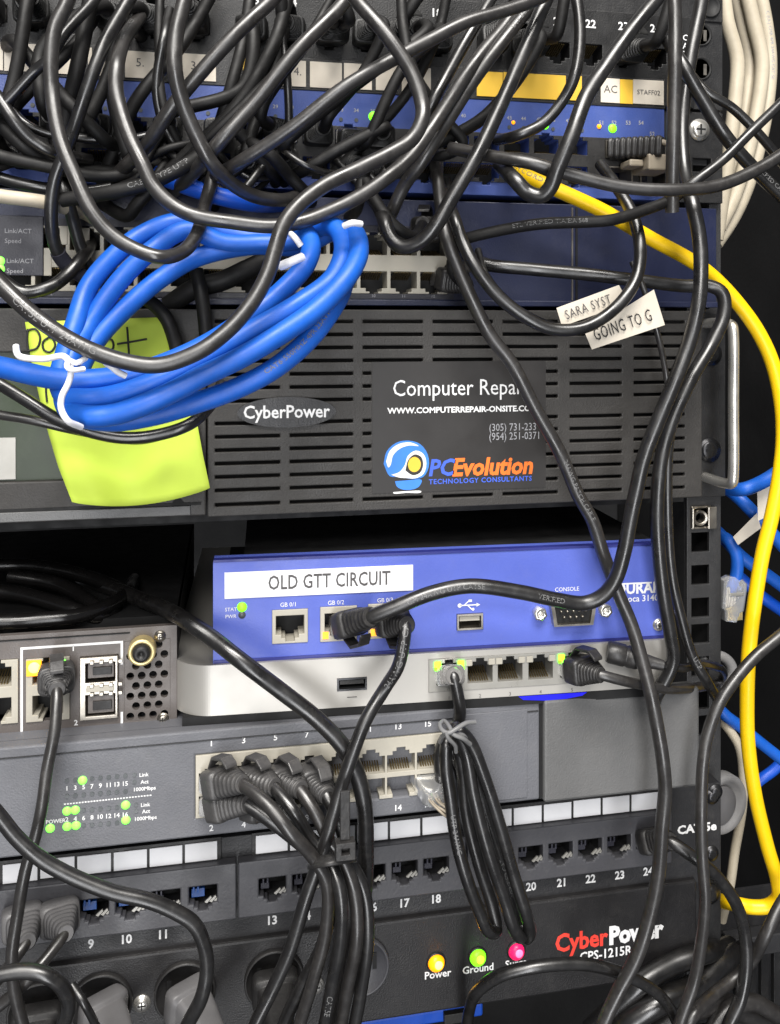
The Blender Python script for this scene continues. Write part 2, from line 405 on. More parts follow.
# ------------------------------------------------------------------ upper patch panel
def upper_panel():
    dv = Dev('patch_bay', 'black patch panel with white and yellow paper labels, half hidden behind the top tangle', 'patch panel', 690, 113)
    x0, x1 = XL - dv.O.x, XR - dv.O.x
    d = 6
    zrow = dv.Z(655, 56, d)
    cols = [dv.X(655, 50, d) - 16.2 * i - (8.5 if i >= 6 else 0) - (8.5 if i >= 12 else 0) - (8.5 if i >= 18 else 0) for i in range(24)]
    holes = []
    for c in cols: holes += jack_holes(c, zrow)
    MB().plate(x0, x1 - 16, .8, U - .6, -d, 6, holes).build('faceplate', 'upper', dv.root, .35)
    MB().box(x0 + 18, x1 - 34, 6.3, 60, 2, U - 2).build('chassis', 'pit', dv.root)
    ears(dv, x1 - 15.8, x1, .8, U - .6, 4, [], 'ear', [])
    for px, py in ((702, 34), (702, 68)):
        x, z = dv.at(px, py, 5)
        MB().lathe((x, -4.1, z), (0, -1, 0), [(5.6, 0), (5.6, .5), (4.9, .6), (4.6, -.1), (.01, -.1)], 20).build('slot', 'pit', dv.root)
        MB().box(x + .6, x + 2.2, -5.4, -4.9, z - 3.4, z + 1.8).build('rail_edge', 'metal', dv.root)
    for i, c in enumerate(cols[:22]): jack_inside(dv, dv.root, c, zrow, d)
    mb = MB()
    for i, c in enumerate(cols[:22]):
        z = dv.Z(650, 32, d)
        mb.text(str(24 - i), c, z, 3.6, -d - .15, 'c', .02)
    for i, t in enumerate(('C', 'A', 'T', '5e')):
        x, z = dv.at(684, 38 + i * 8.2, 5); mb.text(t, x, z - 1.5, 2.6, -6.2, 'c', .02)
    mb.build('lettering', 'mark', dv.root)
    # strip of label cards under the sockets
    zs0, zs1 = dv.Z(650, 106, d), dv.Z(650, 82, d)
    MB().box(x0 + 16, dv.X(664, 95, d), -d - 1.4, -d - .02, zs0 - 1.4, zs1 + 1.2).build('label_rail', 'ear', dv.root, .3)
    # px spans of the cards
    spans = [(-40, 3, 'paper', ''), (4, 19, 'paper', ''), (19.5, 43, 'paper', '.7'), (58, 75, 'paper', ''), (88, 92, 'paper', ''), (98, 112, 'paper', ''), (125, 155, 'paper', '5.'), (180, 216, 'paper', '3.7'),
             (243, 252, 'yellow_tape', ''), (252.5, 288, 'paper', '3.x'), (289, 306, 'paper', '4.'), (310, 342, 'paper', ''), (344, 372, 'paper', ''), (376, 398, 'paper', ''), (402, 431, 'paper', ''),
             (477, 503, 'yellow_tape', ''), (503.6, 566, 'yellow_tape', ''), (569, 582, 'yellow_tape', ''), (601, 620, 'paper', 'AC'), (620.3, 633, 'yellow_tape', ''), (633.3, 664, 'paper', 'STAFF02')]
    for a, b, m, t in spans:
        xa, xb = dv.X(a, 90, d + 2), dv.X(b, 90, d + 2)
        j = random.uniform(-.5, .5)
        cb = MB().box(xa, xb, -d - 1.9, -d - 1.45, zs0 + j * .4, zs1 + j * .6).build('label_card', m, dv.root, .1)
        if t:
            MB().text(t, (xa + xb) / 2, (zs0 + zs1) / 2 - 1, 2.2 if len(t) > 3 else 3.4, -d - 2.05, 'c').build('writing', 'ink_grey', cb)
    return dv, cols, zrow, d


UPP, UPC, UPZ, UPD = upper_panel()

# ------------------------------------------------------------------ blue switch
def blue_switch():
    dv = Dev('network_switch', 'bright blue front network switch crowded with black plugs under the paper labels', 'network switch', 690, 205)
    x0, x1 = XL - dv.O.x, XR - dv.O.x
    d = 7
    zr1, zr2 = dv.Z(600, 149, d), dv.Z(600, 175, d)
    cols = [dv.X(575, 150, d) - 14.2 * i - (6 * (i // 6)) for i in range(24)]
    holes = []
    for c in cols:
        holes += jack_holes(c, zr1, h=6.6, tab='up') + jack_holes(c, zr2, h=6.6, tab='down')
    xs = [dv.X(618, 150, d), dv.X(652, 150, d)]
    for x in xs:
        holes += [(x - 6.8, x + 6.8, zr1 - 4.4, zr1 + 4.2), (x - 6.8, x + 6.8, zr2 - 4.4, zr2 + 4.2)]
    xr = dv.X(664.5, 150, d)
    MB().plate(x0 + 18, xr, .6, U - .6, -d, 6, holes).build('faceplate', 'blue_steel', dv.root, .35)
    MB().box(x0 + 18, x1 - 34, 6.2, 230, 1, U - 1).build('chassis', 'navy', dv.root)
    ears(dv, xr + .2, x1, .6, U - .6, 4, [(dv.X(699, 130, 4), dv.Z(700, 130, 4), 3.9, 'chrome')], 'ear', [(dv.X(702, 165, 4), dv.Z(702, 165, 4))])
    # dark jack bank surround
    zb0, zb1 = dv.Z(600, 186, d), dv.Z(600, 138, d)
    hl = [h for h in holes]
    MB().plate(cols[-1] - 8, dv.X(664, 150, d + 1), zb0, zb1, -d - .8, -d - .05, hl).build('port_bezel', 'ups_dark', dv.root, .15)
    for c in cols[:22]:
        jack_inside(dv, dv.root, c, zr1, d, h=6.6, tab='up'); jack_inside(dv, dv.root, c, zr2, d, h=6.6)
    for x in xs:
        for z in (zr1, zr2):
            MB().plate(x - 6.7, x + 6.7, z - 4.3, z + 4.1, -d - 1.4, 4, [(x - 6, x + 6, z - 3.6, z + 3.4)]).build('module_cage', 'metal', dv.root)
    mb = MB(); on = MB(); off = MB(); am = MB()
    for i, c in enumerate(cols[:22]):
        for s in (-1, 1):
            z = dv.Z(600, 124, d)
            mb.text(str(48 - 2 * i + (s - 1) // 2), c + s * 3.4, z, 1.6, -d - .12, 'c', .01)
            off.disc(c + s * 3.4, dv.Z(600, 131.5, d), .9, -d - .3, -d - .02, 10)
    for t, px, py in (('51', 601, 123), ('52', 614, 123), ('53', 628, 123), ('54', 641, 123), ('52', 652, 134)):
        x, z = dv.at(px, py, d); mb.text(t, x, z - .8, 1.8, -d - .12, 'c', .015)
    mb.build('lettering', 'mark_dim', dv.root); off.build('dark_lamps', 'led_off', dv.root)
    for px, py, m, r in ((613.5, 128, 'led_green', 2.1), (546, 125, 'led_green', 1.8), (374, 116, 'led_green', 2.3), (333, 115, 'led_amber', 1.0), (600, 126, 'led_amber', 1.1), (41, 107, 'led_amber', 1.1), (514, 122, 'led_amber', .9), (482, 121, 'led_amber', .9), (6, 95, 'led_amber', .8)):
        x, z = dv.at(px, py, d + 1); MB().dome(x, z, r, -d - .02, 1.0).build('led', m, dv.root)
    return dv, cols, zr1, zr2, d


BSW, BSC, BSZ1, BSZ2, BSD = blue_switch()

# ------------------------------------------------------------------ navy switch
def navy_switch():
    dv = Dev('network_switch', 'dark navy network switch with cream framed sockets above the large black unit', 'network switch', 690, 309)
    x0, x1 = XL - dv.O.x, dv.X(718.5, 260, 9)
    d = 9; H = 48
    # bezel with 2 x 12 sockets
    pc = [dv.X(433 - 29.5 * i * (1 + .006 * i), 280, d) for i in range(14)]
    pitch = (pc[0] - pc[7]) / 7
    pc = [pc[0] - pitch * i for i in range(14)]
    zt, zb = dv.Z(400, 247, d), dv.Z(400, 280, d)
    holes = []
    for c in pc: holes += jack_holes(c, zt, h=7.4, tab='up') + jack_holes(c, zb, h=7.4, tab='down')
    bx0, bx1 = pc[-1] - 8, dv.X(447, 270, d)
    bz0, bz1 = dv.Z(400, 294, d), dv.Z(400, 233, d)
    MB().plate(x0 + 2, x1 - 1, .5, H - .5, -d, 5, [(bx0, bx1, bz0, bz1)]).build('faceplate', 'navy', dv.root, .4)
    MB().plate(bx0 + .1, bx1 - .1, bz0 + .1, bz1 - .1, -d - .6, 4, holes).build('port_bezel', 'bezel', dv.root, .2)
    MB().box(x0 + 18, x1 - 34, 5.2, 250, 1, H - 1).build('chassis', 'navy_dark', dv.root)
    MB().plate(bx0 - 2, bx1 + 3, dv.Z(400, 299, d), bz1 + 3, -d - .4, -d - .02, [(bx0, bx1, bz0, bz1)]).build('port_frame', 'navy_dark', dv.root, .1)
    for c in pc: jack_inside(dv, dv.root, c, zt, d, h=7.4, tab='up'); jack_inside(dv, dv.root, c, zb, d, h=7.4)
    # raised lip along the lower edge, seam on the right
    MB().box(x0 + 2, x1 - 1, -d - 2.2, -d - .02, .5, 3.2).build('lower_lip', 'navy', dv.root, .4)
    xs = dv.X(572, 250, d); MB().box(xs - .35, xs + .35, -d - .5, -d - .02, 3.5, H - 2).build('seam', 'metal', dv.root)
    xs2 = xs + 1.6; MB().box(xs2, xs2 + 1.0, -d - .55, -d - .02, 3.5, H - 2).build('seam', 'pit', dv.root)
    mb = MB()
    for i, c in enumerate(pc): mb.text(str(12 - i if i < 12 else i), c, dv.Z(400, 297.5, d), 1.3, -d - .5, 'c')
    mb.build('lettering', 'mark_dim', dv.root)
    # status window at the left
    r = dv.rect(-70, 214, 44, 276, d)
    sp = MB().box(r[0], r[1], -d - 1.2, -d - .02, r[2], r[3]).build('status_window', 'navy_dark', dv.root, .3)
    mb = MB()
    for t, px, py in (('Link/ACT', 5, 231), ('Speed', 5, 241), ('Link/ACT', 7, 261), ('Speed', 7, 271)):
        x, z = dv.at(px, py, d + 1); mb.text(t, x, z - .8, 1.8, -d - 1.3, 'l')
    mb.build('writing', 'mark_dim', sp)
    for px, py in ((0, 261), (0, 269)):
        x, z = dv.at(px, py, d + 1); MB().dome(x, z, 1.9, -d - 1.2, .8).build('led', 'led_bright', sp)
    for px, py, h in ((48, 262, 14), (64, 236, 9), (86, 238, 10)):
        r = dv.rect(px - 4, py - h, px + 4, py + h, d); MB().box(r[0], r[1], -d - .9, -d - .03, r[2], r[3]).build('port_frame', 'bezel', dv.root, .3)
    return dv


NSW = navy_switch()

# ------------------------------------------------------------------ battery backup unit
def ups():
    dv = Dev('battery_backup', 'two unit high black battery backup with louvred front and a dark service sticker', 'battery backup', 690, 498)
    x0, x1 = XL - dv.O.x, XR - dv.O.x
    d = 28; H = 2 * U + 1.0
    gx0, gx1 = dv.X(207.5, 400, d), dv.X(702, 400, d)
    z0 = dv.Z(700, 497, d); z1 = dv.Z(700, 311, d)
    cols = [(215, 280), (290, 353), (363, 423), (433, 493), (503, 558), (570, 622), (634, 685)]
    rows = [322, 334, 346, 358, 370, 382, 394, 414, 426, 438, 450, 462, 474, 487]
    st = dv.rect(372, 362, 545.5, 487, d)
    holes = []
    for a, b in cols:
        for y in rows:
            xa, xb = dv.X(a, 400, d), dv.X(b, 400, d); zz = dv.Z(690, y, d)
            zz = z0 + (zz - z0)
            h = (xa, xb, zz - .7, zz + .7)
            if h[0] < st[1] and h[1] > st[0] and st[2] - .5 < zz < st[3] + .5:
                if h[0] < st[0] - 1: holes.append((xa, st[0] - .3, h[2], h[3]))
                if h[1] > st[1] + 1: holes.append((st[1] + .3, xb, h[2], h[3]))
                continue
            holes.append(h)
    mb = MB().plate(gx0, gx1, z0, z1, -d, -d + 3, holes)
    mb.build('louvred_front', 'ups', dv.root, .45)
    # sloping vanes behind the slots, dark plenum
    mb = MB()
    for y in rows:
        zz = dv.Z(690, y, d)
        mb.add([(gx0 + 1, -d + 3.05, zz - 1.4), (gx1 - 1, -d + 3.05, zz - 1.4), (gx1 - 1, -d + 6.5, zz + 2.0), (gx0 + 1, -d + 6.5, zz + 2.0),
                (gx0 + 1, -d + 4.1, zz - 1.8), (gx1 - 1, -d + 4.1, zz - 1.8), (gx1 - 1, -d + 8, zz + 1.8), (gx0 + 1, -d + 8, zz + 1.8)],
               [(0, 1, 2, 3), (7, 6, 5, 4), (0, 4, 5, 1), (1, 5, 6, 2), (2, 6, 7, 3), (3, 7, 4, 0)])
    mb.build('vanes', 'ups_dark', dv.root)
    MB().box(x0 + 18, gx1 - 1, -d + 14, 300, 1.5, H - 1).build('chassis', 'pit', dv.root)
    zs = [(dv.X(711, 354, 4), dv.Z(711, 354, 4)), (dv.X(709, 450, 4), dv.Z(709, 450, 4))]
    ears(dv, gx1 + .2, x1 + 1.5, 1, H - .5, 4, [(zs[0][0], zs[0][1], 4.1, 'dark_metal'), (zs[1][0], zs[1][1], 4.4, 'dark_metal')])
    # chrome handle
    hx = dv.X(733.5, 400, 27)
    za, zb = dv.Z(733, 486, 27), dv.Z(733, 323, 27)
    tb = MB(); pts = [Vector((hx, -4, za)), Vector((hx, -20, za)), Vector((hx, -26, za + 1.2)), Vector((hx, -27, za + 6)), Vector((hx, -27, (za + zb) / 2)), Vector((hx, -27, zb - 6)), Vector((hx, -26, zb - 1.2)), Vector((hx, -20, zb)), Vector((hx, -4, zb))]
    tube(tb, pts, 2.4, n=16); tb.build('handle', 'chrome', dv.root)
    # maker's oval badge
    bx, bz = dv.at(287, 412, d)
    lg = MB().disc(bx, bz, 20, -d - 1.1, -d - .02, 40, rz=6.2).build('badge', 'panel', dv.root, .3)
    MB().text('CyberPower', bx, bz - 2.2, 5.0, -d - 1.25, 'c', .018, .92).build('writing', 'mark', lg)
    # service sticker
    sk = MB().plate(st[0], st[1], st[2], st[3], -d - .35, -d - .02).build('sticker', 'sticker', dv.root)
    dd = -d - .5
    w = MB()
    x, z = dv.at(393, 396, d); w.text('Computer Repair', x, z, 6.6, dd, 'l', .0, .855)
    x, z = dv.at(387, 413.5, d); w.text('WWW.COMPUTERREPAIR-ONSITE.COM', x, z, 2.3, dd, 'l', .03, 1.08)
    w.build('writing', 'mark', sk)
    w = MB()
    x, z = dv.at(489, 431, d); w.text('(305) 731-233', x, z, 3.1, dd, 'l', 0, .82)
    x, z = dv.at(489, 440, d); w.text('(954) 251-0371', x, z, 3.1, dd, 'l', 0, .82)
    w.build('writing', 'mark_dim', sk)
    x, z = dv.at(428.5, 475.5, d); MB().text('PC', x, z, 6.6, dd, 'l', .03, .95, .18).build('writing', 'indigo', sk)
    x, z = dv.at(452, 475.5, d); MB().text('Evolution', x, z, 7.0, dd, 'l', .035, .92, .18).build('writing', 'orange', sk)
    x, z = dv.at(428.5, 484, d); MB().text('TECHNOLOGY CONSULTANTS', x, z, 2.0, dd, 'l', .02, 1.0, 0, 0, 1.13).build('writing', 'indigo', sk)
    # emblem: blue swirl round an orange ball, standing on a bowl
    cx, cz = dv.at(406, 463, d)
    def blob(pts, y, name, m, n=6):
        P = [Vector((cx + a, 0, cz + b)) for a, b in pts]; P = catmull(P + [P[0]], n)[:-1]
        MB().prism([(p.x, p.z) for p in P], y, y + .05).build(name, m, sk)
    blob([(-9.6, 0), (-8.4, 5), (-4.4, 8.6), (1, 9.4), (6, 7.8), (9.2, 3.4), (9.6, -2), (7.2, -6), (2, -6.6), (-3, -5.6), (-7, -5.2)], dd, 'emblem', 'sky')
    blob([(-8.6, 1), (-7, 5.4), (-3, 8.2), (2, 8.6), (5.4, 7), (1.4, 7.4), (-2.6, 6.2), (-5.6, 3.4), (-6.6, -.4), (-7.6, -1.6)], dd - .08, 'emblem_ring', 'mark')
    blob([(-6.4, -4.6), (-3, -3.6), (-.6, -.6), (.6, 3), (4, 5.2), (7.4, 3.6), (8.6, -.4), (7.4, -4.6), (4, -6.4), (0, -6.2), (-3.4, -5.8)], dd - .16, 'emblem_band', 'mark')
    blob([(-.4, -3), (.8, 1.4), (3.6, 3.6), (6.4, 2.4), (7.2, -1), (5.8, -4.2), (2.6, -5)], dd - .24, 'emblem_rim', 'sticker')
    blob([(.6, -.6), (1.4, 1.6), (3.4, 2.6), (5.4, 1.6), (6.2, -.6), (5.4, -2.8), (3.4, -3.8), (1.4, -2.8)], dd - .32, 'emblem_ball', 'yellow_tape')
    blob([(-4.8, -7.4), (0, -7.2), (6.6, -7.2), (5.6, -9.8), (3.2, -11), (-1.4, -11), (-4, -9.6)], dd, 'emblem_bowl', 'sky')
    blob([(-5.6, -11.9), (0, -11.7), (6.4, -11.9), (6.2, -12.5), (0, -12.4), (-5.4, -12.5)], dd, 'emblem_line', 'mark', 4)
    # control panel at the left: frame, glass, lower rail
    lx0 = x0 + 4; lx1 = dv.X(206, 420, d)
    zt, zb = z1, dv.Z(150, 518, d)
    scr = (dv.X(-90, 440, d), dv.X(150, 440, d), dv.Z(60, 481, d), dv.Z(60, 352, d))
    MB().plate(lx0, lx1, zb, zt, -d + .5, -d + 7, [scr]).build('display_frame', 'ups', dv.root, .6)
    MB().box(scr[0] + .1, scr[1] - .1, -d + 3, -d + 6, scr[2] + .1, scr[3] - .1).build('display_glass', 'lcd', dv.root)
    r = dv.rect(-60, 440, 14, 481, d); MB().box(r[0], r[1], -d + 2.4, -d + 2.95, r[2] + .3, r[3]).build('display_glare', 'bezel_grey', dv.root)  # pale patch standing for the white glare at the left of the glass
    MB().box(lx0 + 1, lx1 - 6, -d - .6, -d + .45, zb + .6, dv.Z(60, 510.5, d)).build('lower_trim', 'grey_panel', dv.root, .3)
    MB().box(lx0 + 1, lx1 - 2, -d + .1, -d + .48, dv.Z(60, 510.3, d), dv.Z(60, 507.5, d)).build('trim_gap', 'pit', dv.root)
    x, z = dv.at(178, 505, d); MB().disc(x, z, 2.4, -d + .2, -d + .48, 18).build('screw_hole', 'pit', dv.root)
    return dv


def catmull(P, per=9):
    if len(P) < 3: return [P[0].lerp(P[-1], i / per) for i in range(per + 1)]
    Q = [P[0] * 2 - P[1]] + list(P) + [P[-1] * 2 - P[-2]]
    out = []
    for i in range(1, len(Q) - 2):
        p0, p1, p2, p3 = Q[i - 1:i + 3]
        t0 = 0.; t1 = t0 + max((p1 - p0).length, 1e-3) ** .5; t2 = t1 + max((p2 - p1).length, 1e-3) ** .5; t3 = t2 + max((p3 - p2).length, 1e-3) ** .5
        m = max(3, min(per, int((p2 - p1).length / 1.4)))
        for k in range(m):
            t = t1 + (t2 - t1) * k / m
            a1 = p0 * ((t1 - t) / (t1 - t0)) + p1 * ((t - t0) / (t1 - t0)); a2 = p1 * ((t2 - t) / (t2 - t1)) + p2 * ((t - t1) / (t2 - t1)); a3 = p2 * ((t3 - t) / (t3 - t2)) + p3 * ((t - t2) / (t3 - t2))
            b1 = a1 * ((t2 - t) / (t2 - t0)) + a2 * ((t - t0) / (t2 - t0)); b2 = a2 * ((t3 - t) / (t3 - t1)) + a3 * ((t - t1) / (t3 - t1))
            out.append(b1 * ((t2 - t) / (t2 - t1)) + b2 * ((t - t1) / (t2 - t1)))
    out.append(P[-1].copy())
    return out


def tube(mb, P, r, n=14, flat=1., mi=0):
    """round (or flattened) cable through the points; returns its smooth path"""
    C = catmull(P)
    T = [(C[min(i + 1, len(C) - 1)] - C[max(i - 1, 0)]).normalized() for i in range(len(C))]
    nrm = T[0].orthogonal().normalized()
    v = []
    for i, c in enumerate(C):
        nrm = (nrm - T[i] * nrm.dot(T[i])).normalized(); b = T[i].cross(nrm)
        for k in range(n):
            a = 2 * math.pi * k / n
            v.append(c + nrm * (math.cos(a) * r) + b * (math.sin(a) * r * flat))
    m = len(C)
    mb.add(v, [(i * n + k, i * n + (k + 1) % n, (i + 1) * n + (k + 1) % n, (i + 1) * n + k) for i in range(m - 1) for k in range(n)], True, mi)
    mb.add(v[:n], [tuple(range(n - 1, -1, -1))], mi=mi); mb.add(v[-n:], [tuple(range(n))], mi=mi)
    return C


UPSD = ups()

# ------------------------------------------------------------------ blue appliance
def blue_box():
    dv = Dev('network_appliance', 'royal blue network appliance with a white tape label, lying on a silver box', 'network appliance', 440, 652, -math.radians(2.4))
    d = 33
    x0, x1 = dv.X(213, 610, d), dv.X(664, 610, d)
    z0, z1 = dv.Z(440, 651, d), dv.Z(440, 553.5, d)
    j = [(dv.rect(272, 610, 308, 642, d)), (dv.rect(320, 607, 357, 640, d)), (dv.rect(368, 604, 405, 637, d))]
    us = dv.rect(456.5, 614, 483, 629, d)
    MB().plate(x0, x1, z0, z1, -d, -d + 10.5, j + [us]).build('faceplate', 'blue_face', dv.root, .3)
    MB().box(x0 + 12, x1 - .5, -d + 10.6, 180, z0 + .5, z1 - .2).build('chassis', 'pit', dv.root)
    MB().box(x0 + .2, x1 - .2, -d - .5, -d - .02, z0 + .2, z0 + 1.4).build('lower_trim', 'blue_trim', dv.root)
    MB().box(x0 + .2, x1 - .2, -d - .4, -d + 3, z1 + .1, z1 + 1.0).build('lid_edge', 'blue_trim', dv.root)
    for k, r in enumerate(j):
        cx, cz = (r[0] + r[1]) / 2, (r[2] + r[3]) / 2
        MB().plate(r[0] + .05, r[1] - .05, r[2] + .05, r[3] - .05, -d - .5, -d + 9, jack_holes(cx, cz + .6, 11.4, 7.6)).build('port_frame', 'bezel', dv.root, .25)
        jack_inside(dv, dv.root, cx, cz + .6, d, 11.4, 7.6, 10)
        if k: MB().box(r[0] + 1.0, r[0] + 3.4, -d - .9, -d - .52, r[2] + 1.4, r[2] + 4.2).build('led', 'led_amber', dv.root)
    cx, cz = (us[0] + us[1]) / 2, (us[2] + us[3]) / 2
    MB().plate(us[0] + .05, us[1] - .05, us[2] + .05, us[3] - .05, -d - .8, -d + 9, [(us[0] + 1, us[1] - 1, us[2] + 1, us[3] - 1)]).build('usb_port', 'metal', dv.root, .2)
    MB().box(us[0] + 1.4, us[1] - 1.4, -d + .4, -d + 8, cz + .2, us[3] - 1.4).build('usb_tongue', 'bezel', dv.root)
    MB().box(us[0] + .1, us[1] - .1, -d + 9, -d + 10, us[2], us[3]).build('usb_back', 'pit', dv.root)
    # serial connector: trapezium shell, pins, two hex posts
    r = dv.rect(548, 601, 594, 622, d); cx, cz = (r[0] + r[1]) / 2, (r[2] + r[3]) / 2
    w = (r[1] - r[0]) / 2; h = (r[3] - r[2]) / 2
    def trap(k): return [(cx - w * k, cz + h * k), (cx - w * .84 * k, cz - h * k), (cx + w * .84 * k, cz - h * k), (cx + w * k, cz + h * k)]
    sh = MB(); o1, i1 = trap(1), trap(.84)
    for i in range(4):
        a, b, c, e = o1[i], o1[(i + 1) % 4], i1[(i + 1) % 4], i1[i]
        sh.prism([a, b, c, e], -d - 3.4, -d - .02)
    sp = sh.build('serial_port', 'metal', dv.root, .3)
    MB().prism(i1, -d - 1.6, -d - .03).build('socket_face', 'pit', sp)
    pm = MB()
    for i in range(5): pm.lathe((cx - 5.4 + i * 2.7, -d - 1.6, cz + 1.1), (0, -1, 0), [(.5, 0), (.5, 1.5), (.01, 1.7)], 8)
    for i in range(4): pm.lathe((cx - 4.05 + i * 2.7, -d - 1.6, cz - 1.4), (0, -1, 0), [(.5, 0), (.5, 1.5), (.01, 1.7)], 8)
    pm.build('pins', 'metal', sp)
    for s in (-1, 1):
        MB().lathe((cx + s * (w + 4.2), -d - .02, cz + .5), (0, -1, 0), [(2.9, 0), (2.9, 3.2), (1.5, 3.3), (1.5, 1.2), (.01, 1.2)], 6).build('hex_post', 'chrome', dv.root)
    t = dv.rect(224.5, 573, 413, 594.5, d); tz = dv.at(224.5, 598, d)[1]
    lab = MB().box(t[0], t[1], -d - .45, -d - .05, dv.at(318, 594.5, d)[1], dv.at(318, 568.5, d)[1]).build('tape_label', 'white', dv.root, .12)
    x, z = dv.at(330, 586.5, d); MB().text('OLD GTT CIRCUIT', x, z, 5.5, -d - .6, 'c', .012, .72, 0, 0, 1.03).build('writing', 'ink_grey', lab)
    mb = MB()
    for tx, px, py in (('GB 0/1', 288, 606.5), ('GB 0/2', 336, 604.5), ('GB 0/3', 385, 602), ('CONSOLE', 567, 591)):
        x, z = dv.at(px, py, d); mb.text(tx, x, z, 1.7, -d - .15, 'c', .0, .95)
    for tx, px, py in (('STAT', 231, 611), ('PWR', 231, 618)):
        x, z = dv.at(px, py, d); mb.text(tx, x, z, 1.4, -d - .15, 'c')
    # USB trident
    x, z = dv.at(469, 605, d)
    mb.box(x - 4, x + 3.4, -d - .16, -d - .1, z - .25, z + .25); mb.disc(x - 4, z, .9, -d - .16, -d - .1, 12)
    mb.prism([(x + 3.2, z - .8), (x + 4.8, z), (x + 3.2, z + .8)], -d - .16, -d - .1)
    mb.prism([(x - 2.2, z + .2), (x - 1.6, z + .2), (x + .2, z + 1.7), (x - .2, z + 2.0)], -d - .155, -d - .1); mb.box(x - .2, x + 1.2, -d - .15, -d - .1, z + 1.3, z + 2.3)
    mb.prism([(x - .8, z - .2), (x - .2, z - .2), (x + 1.4, z - 1.7), (x + 1.0, z - 2.0)], -d - .155, -d - .1); mb.disc(x + 1.7, z - 1.8, .6, -d - .15, -d - .1, 10)
    # maker's mark at the right: bar over block capitals, model number below
    a = dv.at(620, 584, d); b = dv.at(657, 582, d)
    mb.box(a[0], b[0] - 2.5, -d - .16, -d - .1, a[1] - .3, a[1] + .35)
    x, z = dv.at(639, 593, d); mb.text('DURAN', x + .2, z, 4.4, -d - .15, 'c', .035, .95)
    x, z = dv.at(643, 601, d); mb.text('oca 3140', x, z, 2.6, -d - .15, 'c', .01)
    mb.build('lettering', 'mark', dv.root)
    x, z = dv.at(242, 607, d); MB().dome(x, z, 2.0, -d - .02, .9).build('led', 'led_green', dv.root)
    x, z = dv.at(242, 615, d); MB().dome(x, z, 1.5, -d - .02, .6).build('led', 'led_off', dv.root)
    x, z = dv.at(658, 624.5, d); screw(dv.root, x, z, -d, 1.9, 'chrome')
    x, z = dv.at(221, 660, d)
    return dv


BOX = blue_box()

# ------------------------------------------------------------------ silver rounded box
def silver_box():
    dv = Dev('router_box', 'flat silver router with rounded corners and five sockets under the blue appliance', 'router', 440, 703, -math.radians(2.4))
    d = 35; R = 17
    xc0, x1 = dv.X(204, 690, d) , dv.X(672, 680, d)
    x0 = xc0 - R * .8
    z0, z1 = dv.Z(440, 701, d), dv.Z(440, 652.5, d)
    pr = dv.rect(428.5, 657, 586, 688, d); pr = (pr[0], pr[1], dv.at(507, 687.5, d)[1], dv.at(507, 654.5, d)[1])
    us = (dv.X(337, 685, d), dv.X(367, 685, d), dv.Z(352, 690.5, d), dv.Z(352, 677.5, d))
    MB().plate(x0 + R, x1, z0, z1, -d, -d + 12, [pr, us]).build('front', 'silver', dv.root)
    n = 28; poly = [(x0 + R - R * math.sin(a), -d + R - R * math.cos(a)) for a in [math.pi / 2 * i / n for i in range(n + 1)]]
    poly = poly + [(x0, 150), (x0 + R - .01, 150)]
    MB().prism_z(poly, z0, z1, smooth=False).build('rounded_side', 'silver', dv.root)
    MB().box(x0 + R + .02, x1, -d + 12.2, 150, z0, z1).build('chassis', 'pit', dv.root)
    MB().box(x0 + R * .3, x1 - 4, -d + .3, 140, z0 - 4.0, z0 - .1).build('foot_shadow_plate', 'pit', dv.root)  # black foot set nearly flush so its colour gives the shadow gap
    cs = [dv.X(p, 672, d) for p in (449, 480, 510, 540.5, 572)]
    cz = (pr[2] + pr[3]) / 2
    hs = []
    for c in cs: hs += jack_holes(c, cz - .4, 10.6, 7.4, 'up')
    MB().plate(pr[0] + .05, pr[1] - .05, pr[2] + .05, pr[3] - .05, -d - .4, -d + 10, hs).build('port_bezel', 'bezel_grey', dv.root, .2)
    for c in cs: jack_inside(dv, dv.root, c, cz - .4, d, 10.6, 7.4, 10, 'up')
    for k, c in enumerate(cs):
        for s in (-1, 1):
            lit = (k == 0) or (k == 4 and s < 0)
            MB().box(c + s * 4.9 - 1.4, c + s * 4.9 + 1.4, -d - 1.0, -d - .45, pr[3] - 3.6, pr[3] - 1.0).build('led', 'green_core' if lit else 'bezel', dv.root, .3)
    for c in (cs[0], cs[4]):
        MB().box(c - 6.4, c + 6.4, -d - 1.6, -d - .45, pr[3] - 4.6, pr[3] - 3.7).build('glow_bar', 'led_green', dv.root, .2)  # emissive bar imitating the green glow band of the port lamps
    MB().plate(us[0] + .05, us[1] - .05, us[2] + .05, us[3] - .05, -d - .2, -d + 9, [(us[0] + .8, us[1] - .8, us[2] + .8, us[3] - .8)]).build('usb_port', 'dark_metal', dv.root)
    MB().box(us[0] + 1.2, us[1] - 1.2, -d + .6, -d + 8, us[2] + 2.4, us[2] + 4).build('usb_tongue', 'ups_dark', dv.root)
    mb = MB()
    for k, c in enumerate(cs): mb.text(str(k + 1), c, pr[2] - 3.4, 1.4, -d - .12, 'c')
    x, z = dv.at(352, 697, d); mb.box(x - 2, x + 2, -d - .12, -d - .05, z - .15, z + .15)
    mb.build('lettering', 'ink_grey', dv.root)
    a = dv.at(553, 696, d)
    MB().prism([(a[0] - 15, z0 - .4), (a[0] - 13, z0 - 1.9), (a[0] - 4, z0 - 2.7), (a[0] + 6, z0 - 2.6), (a[0] + 13, z0 - 1.7), (a[0] + 15, z0 - .4)], -d + .05, -d + .28).build('led', 'led_blue', dv.root)
    return dv, cs, cz


SIL, SILC, SILZ = silver_box()

